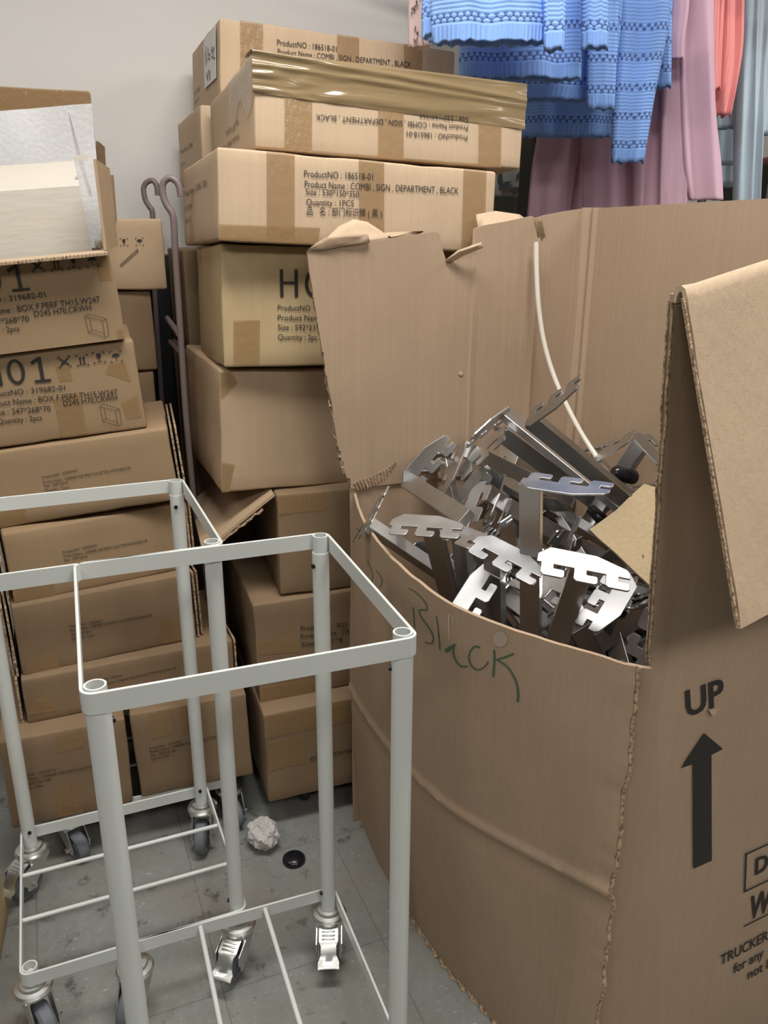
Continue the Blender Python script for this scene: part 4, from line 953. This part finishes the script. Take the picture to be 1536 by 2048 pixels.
LAB = {
 'tall': 'tall steel bracket standing upright at the pile front, hook plate pointing right', 'top': 'bright steel bracket at the top of the pile, long arm running down to the right',
 'toothy': 'dark steel bracket highest at the back, three teeth raised against the cardboard', 'second': 'steel bracket lying just under the topmost bright one',
 'notched': 'steel bracket with notched plate edge-on, left of the two topmost ones', 'threeslot': 'steel bracket at the left near the torn cardboard, three bright teeth upright',
 'flattop': 'steel bracket standing at the left front with its flat hook plate on top', 'rimrest': 'steel bracket resting on the bin rim at the far left',
 'whiteplate': 'steel bracket with pale flat plate, directly left of the tall upright one', 'brightpair': 'steel bracket with pale plate between the flat-topped one and the tall one',
 'standing': 'small steel hook plate facing forward, low at the front left of the tall bracket', 'shiny': 'brightest steel bracket with glaring plate, right of the tall upright one',
 'hookpair': 'steel hook plate peeking out below the glaring plate, low right of the tall bracket', 'brown': 'brownish steel bracket leaning behind the glaring one at the right',
 'lowdark': 'dark steel arm lying along the lower right corner, upper of two', 'lowdarker': 'dark steel arm at the lower right corner, lower of two',
 'backdark': 'dark steel bracket against the far panel at the upper right of the pile', 'rightgrey': 'grey hook plate showing at the right edge above the cardboard scrap',
 'wide': 'broad grey steel plate lying flat behind the cardboard scrap', 'sticker': 'steel bracket arm in mid pile between the second bracket and the tall plate',
 'fan': 'steel bracket in a fan of plates at mid pile', 'fan2': 'steel bracket lower in the fan of plates at mid pile',
 'midlong': 'long steel bracket lying behind the tall upright one', 'midlow': 'steel bracket passing low behind the tall upright one',
 'upright': 'pale steel plate standing upright left of the notched one', 'upback': 'small steel bracket beside the white rod end, at the back of the pile',
 'creamback': 'pale steel bar the white rod end rests on'}
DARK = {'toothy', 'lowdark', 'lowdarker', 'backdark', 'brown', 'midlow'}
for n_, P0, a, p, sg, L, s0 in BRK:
    bracket(LAB[n_], P0, a, p, sg, L, s0, STEEL_D if n_ in DARK else STEEL_LIT if n_ in ('shiny', 'top', 'tall', 'second') else STEEL, 'steel shelf brackets in the bin')
rnd = random.Random(7)
base = None
quad = [Vector((-.01, 1.50, 0)), Vector((.31, .93, 0)), Vector((.70, 1.11, 0)), Vector((.39, 1.66, 0))]
protos = [bracket('steel bracket buried among others in the pile, only glimpses showing', (0, 0, -5), (0, 0, 1), (1, 0, 0), s, .24, -.03, m, 'steel brackets buried in the pile') for s, m in ((1, STEEL), (-1, STEEL_D), (1, STEEL_D))]
used = set()
for k in range(78):
    u, v = rnd.uniform(.14, .86), rnd.uniform(.14, .86)
    c = (quad[0] * (1 - u) + quad[1] * u) * (1 - v) + (quad[3] * (1 - u) + quad[2] * u) * v
    c.z = .66 + .28 * (c.y - 1.0) + .10 * c.x - .075 - .11 * rnd.random()
    a = Vector((rnd.gauss(.5, .5), rnd.gauss(-.45, .5), rnd.gauss(-.25, .25))).normalized(); p = a.cross(Vector((rnd.gauss(0, 1), rnd.gauss(0, 1), rnd.gauss(0, 1)))).normalized()
    # keep the whole length inside the bin walls
    P0 = c - a * .12
    def inside_q(q):
        return all((quad[(i + 1) % 4] - quad[i]).cross(q - quad[i]).z > .015 for i in range(4))
    if not all(inside_q(Vector((c + a * s).to_tuple()[:2] + (0,))) for s in (-.15, .13)): continue
    wv = a.cross(p); Mx = Matrix((p, wv, a)).transposed().to_4x4(); Mx.translation = P0
    i = k % 3
    if i in used: dup(protos[i], Mx)
    else: protos[i].matrix_world = Mx; used.add(i)
o = obj('steel_pin', MB().tube([aty(1118, 913, 1.60), aty(1251, 882, 1.52)], .0028, 8), STEEL_D, smooth=60); props(o, 'thin steel pin lying across the back of the pile behind the white rod end', 'pin')
# cardboard scrap on the pile
q3 = [atz(1180, 1063, .80), atz(1289, 972, .86), atz(1318, 1191, .765)]; nn = (q3[1] - q3[0]).cross(q3[2] - q3[0]).normalized(); ex = (q3[1] - q3[0]).normalized(); ey = nn.cross(ex)
pts = []
sp = [(1180, 1063), (1207, 1044), (1234, 1024), (1262, 996), (1289, 972), (1314, 979), (1345, 1010), (1350, 1100), (1340, 1200), (1318, 1191), (1273, 1150), (1230, 1108), (1196, 1079)]
for px, py in sp:
    d = ray(px, py); t = ((q3[0] - CAMP).dot(nn)) / d.dot(nn); P_ = CAMP + d * t - q3[0]; pts.append((P_.dot(ex), P_.dot(ey)))
m = MB(); m.prism(pts, q3[0], ex, ey, -.005)
sp2 = [(1238, 1022), (1322, 1100)]
for q0, q1 in (((1228, 1030), (1322, 1120)),):
    L_ = []
    for px, py in (q0, q1):
        d = ray(px, py); L_.append(CAMP + d * (((q3[0] - CAMP).dot(nn)) / d.dot(nn)))
    m.tube(L_, .0022, 6)
o = obj('cardboard_scrap', m, CARD_Y); props(o, 'yellowish corrugated cardboard scrap lying on the steel brackets at the right', 'cardboard')
m = MB(); c0 = atz(1226, 944, .875); c1 = atz(1272, 956, .862); m.tube([c0.lerp(c1, s) for s in (0, .1, .5, .9, 1)], [.010, .0135, .0135, .0135, .010], 14)
o = obj('plastic_grip', m, BLACK, smooth=50); props(o, 'dark blue-black plastic grip beside the lower end of the white rod', 'grip')
m = MB(); c0 = atz(1180, 1018, .80); c1 = atz(1208, 1042, .79); m.tube([c0.lerp(c1, s) for s in (0, .1, .5, .9, 1)], [.006, .011, .011, .011, .007], 14)
o = obj('plastic_grip', m, BLACK, smooth=50); props(o, 'black plastic grip poking out at the left tip of the cardboard scrap', 'grip')
# ---------------------------------------------------------------- clothes
def knit_mat():
    t = NT('blue_pointelle_knit'); uvn = t.n('ShaderNodeTexCoord'); s = t.n('ShaderNodeSeparateXYZ'); t.l(uvn.outputs['UV'], s.inputs[0]); U, V = s.outputs[0], s.outputs[1]
    fu = lambda x, p: t.math('FRACT', t.math('DIVIDE', t.math('ADD', x, 50 * p), p))
    tri = lambda x, p: t.math('ABSOLUTE', t.math('SUBTRACT', t.math('MULTIPLY', fu(x, p), 2.0), 1.0))
    band = fu(V, .062); inrow = t.math('MULTIPLY', t.math('GREATER_THAN', band, .55), t.math('LESS_THAN', band, .80))
    half = t.math('MULTIPLY', t.math('GREATER_THAN', band, .675), .0065)
    hole = t.math('MULTIPLY', inrow, t.math('LESS_THAN', t.math('ADD', tri(t.math('ADD', U, half), .013), t.math('MULTIPLY', t.math('ABSOLUTE', t.math('SUBTRACT', fu(V, .00744), .5)), .9)), .62))
    above = t.math('GREATER_THAN', V, .030); hole = t.math('MULTIPLY', hole, above)
    ridge = t.math('MULTIPLY', tri(V, .0075), above); rib = t.math('MULTIPLY', tri(U, .0085), t.math('SUBTRACT', 1.0, above)); stitch = tri(U, .0034)
    h = t.math('SUBTRACT', t.math('ADD', t.math('ADD', ridge, t.math('MULTIPLY', rib, 1.3)), t.math('MULTIPLY', stitch, .35)), t.math('MULTIPLY', hole, 2.2))
    t.bump(h, .6, .0018)
    c = t.mix(t.math('MULTIPLY', ridge, .15), (.24, .42, .86), (.32, .50, .90)); c = t.mix(t.math('MULTIPLY', hole, .85), c, (.045, .085, .25))
    return t.set(c, .92)
KNIT = knit_mat()
def fabric(name, col, streak=0.0, ribp=0):
    t = NT(name); n = t.noise(t.coord((1, 1, 1)), 350, 2); c = t.mix(n, sc3(col, .93), sc3(col, 1.06))
    if streak:
        c = t.mix(t.math('MULTIPLY', t.noise(t.coord((40, 40, 2.2)), 1, 4), streak), c, sc3(col, .72))
        c = t.mix(t.math('MULTIPLY', t.noise(t.coord((1, 1, 1)), 5, 2), streak), c, sc3(col, 1.25))
    if ribp:
        uvn = t.n('ShaderNodeTexCoord'); s = t.n('ShaderNodeSeparateXYZ'); t.l(uvn.outputs['UV'], s.inputs[0])
        q = t.math('ABSOLUTE', t.math('SUBTRACT', t.math('FRACT', t.math('DIVIDE', t.math('ADD', s.outputs[0], 5.0), ribp)), .5)); t.bump(q, .6, .003)
    else: t.bump(n, .15, .001)
    return t.set(c, .88)
PINK = fabric('pink_jersey', (.66, .43, .53)); SALMON = fabric('salmon_rib', (.85, .30, .29), 0, .007); DENIM = fabric('washed_denim', (.40, .49, .56), .6); RUST = fabric('dusty_rose_knit', (.46, .22, .18))
PALE = fabric('pale_pink_cotton', (.66, .50, .47)); OFFW = fabric('offwhite_cotton', (.52, .50, .45)); OLIVE = fabric('dark_olive_cotton', (.085, .085, .07)); LEAF = fabric('leaf_print', (.10, .13, .14))
WIRE = plain('hanger_wire', (.5, .5, .5), .3, 1.0)
def cloth_tube(st, y, dep, seed, n=56, folds=3, famp=.010, scal=0.0, scp=.026, tilt=0.0, close=True):
    """flattened cloth tube through stations (px, py, half width px), hem last; uv in metres from the hem"""
    mb = MB(); P = []
    for px, py, hw in st:
        c = aty(px, py, y + tilt * (px - st[0][0])); e = aty(px + hw, py, y + tilt * (px - st[0][0])); P.append((c, (e - c).length))
    Q = []; m = len(P); K = 7
    for i in range(m - 1):
        a, b, c, d = [Vector((*P[min(max(i + o, 0), m - 1)][0], P[min(max(i + o, 0), m - 1)][1])) for o in (-1, 0, 1, 2)]
        for s in range(K):
            t = s / K; Q.append(.5 * ((2 * b) + (c - a) * t + (2 * a - 5 * b + 4 * c - d) * t * t + (3 * b - a - 3 * c + d) * t ** 3))
    Q.append(Vector((*P[-1][0], P[-1][1]))); L = [0]
    for a, b in zip(Q, Q[1:]): L.append(L[-1] + (Vector(b[:3]) - Vector(a[:3])).length)
    uv = []
    for i, q in enumerate(Q):
        v = L[-1] - L[i]; hw = q[3]; last = i == len(Q) - 1
        for k in range(n + 1):
            th = 2 * math.pi * k / n; cx = math.cos(th); sx = math.sin(th)
            fo = famp * (math.sin(folds * cx * 2.2 + seed + .5 * math.sin(v * 6 + seed)) + .6 * noise.noise(Vector((cx * 3, v * 5, seed)))) * (.35 + .65 * min(1, (L[i] + .05) / L[-1] * 1.6))
            x = q[0] + hw * math.copysign(abs(cx) ** .85, cx); yy = q[1] - dep * math.copysign(abs(sx) ** .7, sx) + fo; u = hw * 2 * (1 - cx) / 2 + (0 if sx >= 0 else .37)
            z = q[2] + .004 * noise.noise(Vector((cx * 3, seed, v)))
            if scal and v < .02: z += scal * abs(math.sin(math.pi * u / scp)) * (1 - v / .02)
            mb.v.append((x, yy, z)); uv.append((u, v))
    W = n + 1
    for i in range(len(Q) - 1):
        for k in range(n): mb.f.append((i * W + k, i * W + k + 1, (i + 1) * W + k + 1, (i + 1) * W + k))
    mb.uv = uv; return mb
def cloth(name, st, y, dep, mat, root, seed, **kw):
    o = obj(name, cloth_tube(st, y, dep, seed, **kw), mat, root, smooth=0); md = o.modifiers.new('thickness', 'SOLIDIFY'); md.thickness = .003; md.offset = -1; return o
def garment(name, label, cat, x, y, group=None):
    c = Vector((x, y, 0)); r = thing(name, label, cat, Matrix.Translation(Vector((0, 0, 0))), group); return r
RAILZ = 2.0
def hook(root, px, y):
    c = aty(px, -240, y); obj('hanger', MB().tube(smoothpath([Vector((c.x, y, c.z - .03)), Vector((c.x, y, RAILZ - .02)), Vector((c.x + .02, y, RAILZ + .01)), Vector((c.x, y, RAILZ + .026)), Vector((c.x - .016, y, RAILZ + .012))]), .0018, 6), WIRE, root, smooth=60)
GK = 'blue knit sweaters on the rail'; GP = 'pink trousers on the rail'; GD = 'washed denim trousers on the rail'
KW = dict(scal=.006)
s = garment('knit_sweater', 'blue openwork knit sweater nearest the camera, its scalloped hem highest', 'sweater', 0, 0, GK)
cloth('body', [(985, -240, 60), (982, -170, 118), (980, -40, 118), (980, 40, 118), (981, 92, 114)], 1.76, .030, KNIT, s, 1, **KW)
cloth('sleeve', [(1085, -220, 22), (1100, -120, 24), (1108, 0, 22), (1107, 105, 19)], 1.74, .018, KNIT, s, 2, folds=1, famp=.004, **KW)
cloth('sleeve', [(890, -220, 20), (874, -120, 22), (862, 0, 18), (858, 78, 15)], 1.80, .018, KNIT, s, 3, folds=1, famp=.004, **KW); hook(s, 985, 1.76)
s = garment('knit_sweater', 'blue openwork knit sweater second in the row, hem just below the nearest one', 'sweater', 0, 0, GK)
cloth('body', [(1040, -240, 60), (1040, -170, 120), (1040, -20, 122), (1040, 90, 122), (1038, 163, 122)], 1.93, .030, KNIT, s, 4, **KW)
cloth('sleeve', [(1170, -220, 22), (1182, -120, 26), (1190, 0, 27), (1189, 102, 27)], 1.86, .018, KNIT, s, 5, folds=1, famp=.004, **KW); hook(s, 1040, 1.93)
cloth('sleeve', [(905, -220, 20), (880, -120, 20), (870, 0, 18), (872, 88, 16)], 1.96, .018, KNIT, s, 31, folds=1, famp=.004, **KW)
s = garment('knit_sweater', 'blue openwork knit sweater third in the row, hem lowest and partly hidden', 'sweater', 0, 0, GK)
cloth('body', [(1130, -240, 60), (1130, -150, 120), (1128, 0, 118), (1122, 120, 112), (1112, 205, 104)], 2.12, .032, KNIT, s, 6, **KW)
cloth('sleeve', [(1215, -220, 26), (1212, -120, 28), (1205, 60, 30), (1200, 222, 28)], 2.05, .018, KNIT, s, 7, folds=1, famp=.004, **KW); hook(s, 1130, 2.12)
s = garment('knit_sweater', 'blue openwork knit sweater at the right with one long sleeve hanging lowest', 'sweater', 0, 0, GK)
cloth('body', [(1170, -240, 60), (1165, -150, 110), (1150, 0, 110), (1140, 150, 100), (1134, 277, 88)], 2.34, .032, KNIT, s, 8, **KW)
cloth('sleeve', [(1275, -240, 46), (1282, -100, 54), (1285, 40, 52), (1268, 190, 42), (1254, 328, 33)], 2.16, .022, KNIT, s, 9, folds=2, famp=.006, **KW)
cloth('sleeve', [(1300, -240, 36), (1312, -100, 34), (1318, 40, 24), (1322, 178, 18)], 2.24, .020, KNIT, s, 10, folds=1, famp=.004, **KW); hook(s, 1170, 2.34)
s = garment('trousers', 'pink jersey trousers hanging at the left below the blue sweaters', 'trousers', 0, 0, GP)
cloth('trouser_leg', [(1165, -200, 50), (1150, 0, 48), (1125, 240, 46), (1105, 360, 44), (1090, 520, 42)], 2.50, .030, PINK, s, 11, folds=2)
cloth('trouser_leg', [(1225, -200, 46), (1205, 0, 44), (1180, 240, 40), (1160, 360, 34), (1140, 520, 30)], 2.56, .026, PINK, s, 12, folds=2); hook(s, 1190, 2.5)
s = garment('trousers', 'pink jersey trousers hanging under the long blue sleeve', 'trousers', 0, 0, GP)
cloth('trouser_leg', [(1225, -200, 56), (1225, 0, 54), (1222, 240, 58), (1225, 360, 60), (1228, 520, 60)], 2.45, .022, PINK, s, 13, folds=2)
cloth('trouser_leg', [(1330, -200, 42), (1322, 0, 42), (1310, 200, 40), (1302, 360, 36), (1300, 520, 36)], 2.37, .028, PINK, s, 14, folds=2); hook(s, 1290, 2.5)
s = garment('trousers', 'pink jersey trousers at the right with a flared hem ending above the bin edge', 'trousers', 0, 0, GP)
cloth('trouser_leg', [(1372, -200, 30), (1366, 0, 30), (1352, 200, 28), (1345, 360, 26), (1343, 520, 26)], 2.31, .024, PINK, s, 15, folds=1)
cloth('trouser_leg', [(1396, -200, 36), (1392, 0, 36), (1395, 200, 36), (1404, 330, 40), (1412, 400, 36)], 2.30, .024, PINK, s, 16, folds=2)
cloth('trouser_leg', [(1365, -200, 22), (1360, 0, 18), (1352, 80, 16), (1352, 118, 14)], 2.25, .014, PINK, s, 17, folds=1, famp=.003); hook(s, 1385, 2.35)
s = garment('ribbed_top', 'salmon pink ribbed top with a frilled cuff hanging beside the pink trousers', 'top', 0, 0)
cloth('sleeve', [(1462, -200, 30), (1456, 0, 30), (1452, 110, 30), (1440, 235, 18)], 2.40, .020, SALMON, s, 18, folds=3, famp=.006, scal=.008, scp=.02)
cloth('sleeve', [(1440, -200, 20), (1432, 0, 17), (1430, 100, 14), (1428, 182, 12)], 2.36, .014, SALMON, s, 19, folds=1, famp=.004, scal=.008, scp=.016); hook(s, 1455, 2.40)
for k, (lab, sts, y) in enumerate([
    ('washed denim trousers beside the salmon top, shortest hem', [[(1468, -200, 44), (1462, 0, 42), (1450, 150, 34), (1446, 258, 30)]], 2.60),
    ('washed denim trousers, second hem down, below the salmon cuff', [[(1482, -200, 44), (1476, 0, 42), (1462, 200, 36), (1452, 330, 34)]], 2.72),
    ('washed denim trousers, third hem down, behind the salmon top', [[(1492, -200, 40), (1486, 0, 40), (1474, 200, 36), (1466, 374, 32)]], 2.84),
    ('long washed denim trousers at the right, reaching behind the bin', [[(1500, -200, 22), (1498, 0, 22), (1490, 200, 20), (1482, 520, 18)], [(1528, -200, 18), (1522, 0, 18), (1512, 200, 14), (1502, 520, 13)]], 2.50),
    ('washed denim trousers cut off by the right image edge', [[(1568, -200, 40), (1562, 0, 36), (1552, 150, 32), (1540, 270, 26)]], 2.56)]):
    s = garment('jeans', lab, 'trousers', 0, 0, GD)
    for j, st in enumerate(sts): cloth('trouser_leg', st, y, .022, DENIM, s, 20 + k * 2 + j, folds=2, famp=.006)
    hook(s, sts[0][0][0], y)
s = garment('printed_blouse', 'pale pink blouse with small dots, left of the blue sweaters at the wall end', 'blouse', 0, 0)
cloth('body', [(850, -240, 20), (846, -150, 30), (842, 0, 26), (838, 96, 22)], 2.05, .02, PALE, s, 40, folds=1, famp=.004); hook(s, 850, 2.05)
mb = MB()
for k in range(40):
    px = 822 + rnd.random() * 34; py = -30 + rnd.random() * 115; c = aty(px, py, 2.024); mb.tube([c, c + Vector((0, .02, 0))], .0011, 6)
obj('dots', mb, LEAF, s)
s = garment('printed_blouse', 'off-white blouse with dark leaves, seen between the stacked cartons and the bin', 'blouse', 0, 0)
cloth('body', [(1012, -200, 60), (1015, 200, 56), (1018, 330, 42), (1022, 392, 36)], 2.75, .03, OFFW, s, 41, folds=2); hook(s, 1012, 2.75)
mb = MB()
for px, py, an in ((1008, 372, .6), (1000, 360, 1.6), (1040, 350, .9), (1030, 380, .2)):
    c = aty(px, py, 2.71); ca, sa = math.cos(an), math.sin(an)
    mb.prism([((a * ca - b * sa), (a * sa + b * ca)) for a, b in ((-.02, 0), (-.006, .008), (.012, .007), (.024, 0), (.012, -.006), (-.006, -.006))], c, (1, 0, 0), (0, 0, 1), .012)
obj('leaf', mb, LEAF, s)
s = garment('blouse', 'dark olive garment hanging behind the pink trousers at the left', 'blouse', 0, 0)
cloth('body', [(1040, -200, 40), (1052, 200, 22), (1058, 300, 16), (1050, 470, 18)], 2.62, .02, OLIVE, s, 42, folds=1); hook(s, 1040, 2.62)
s = garment('blouse', 'dark garment hanging below the leaf-print blouse', 'blouse', 0, 0)
cloth('body', [(1000, -200, 40), (1010, 300, 44), (1015, 400, 46), (1020, 480, 46)], 2.95, .02, OLIVE, s, 43, folds=1); hook(s, 1000, 2.95)
# the rail the clothes hang from
rl = thing('garment_rail', 'metal garment rail carrying the blue and pink clothes', 'clothes rail', Matrix.Translation((.62, 3.0, 0)))
rr = lambda p: Vector(p) - Vector((.62, 3.0, 0))
for y, x0, x1 in ((1.76, .05, 1.1), (2.05, .0, 1.25), (2.34, .0, 1.35), (2.6, .1, 1.5), (2.95, .1, 1.6)):
    obj('rail_arm', MB().tube([rr((x0, y, RAILZ)), rr((x1, y, RAILZ))], .008, 12), WIRE, rl, smooth=60)
for x in (.62, 1.1): obj('side_beam', MB().tube([rr((x, 1.7, RAILZ - .016)), rr((x, 3.05, RAILZ - .016))], .01, 12), WIRE, rl, smooth=60)
obj('post', MB().tube([rr((.62, 3.05, 0)), rr((.62, 3.05, RAILZ))], .015, 14), WIRE, rl, smooth=60); obj('post', MB().tube([rr((1.1, 3.05, 0)), rr((1.1, 3.05, RAILZ))], .015, 14), WIRE, rl, smooth=60)
# folded knits at the right edge, on a shelf
su = thing('shelf_unit', 'shelf unit at the right edge behind the denim, holding folded knits', 'shelf', Matrix.Translation((1.62, 3.2, 0)))
obj('board', MB().box((0, 0, 1.285), (.6, .4, .02)), OLIVE, su); obj('board', MB().box((0, 0, .6), (.6, .4, .02)), OLIVE, su)
for sx in (-.31, .31): obj('side_panel', MB().box((sx, 0, .75), (.02, .4, 1.5)), OLIVE, su)
for k in range(5):
    m = MB(); m.rbox((0, 0, .024), (.34, .28, .048), .02, None, 4)
    o = obj('folded_knit', m, RUST, smooth=60); o.location = (1.50 + .01 * rnd.uniform(-1, 1), 3.17, 1.2955 + .0482 * k)
    props(o, ['bottom', 'second lowest', 'middle', 'second from top', 'topmost'][k] + ' dusty rose folded knit in the pile at the right edge', 'knitwear', 'folded knits on the shelf')
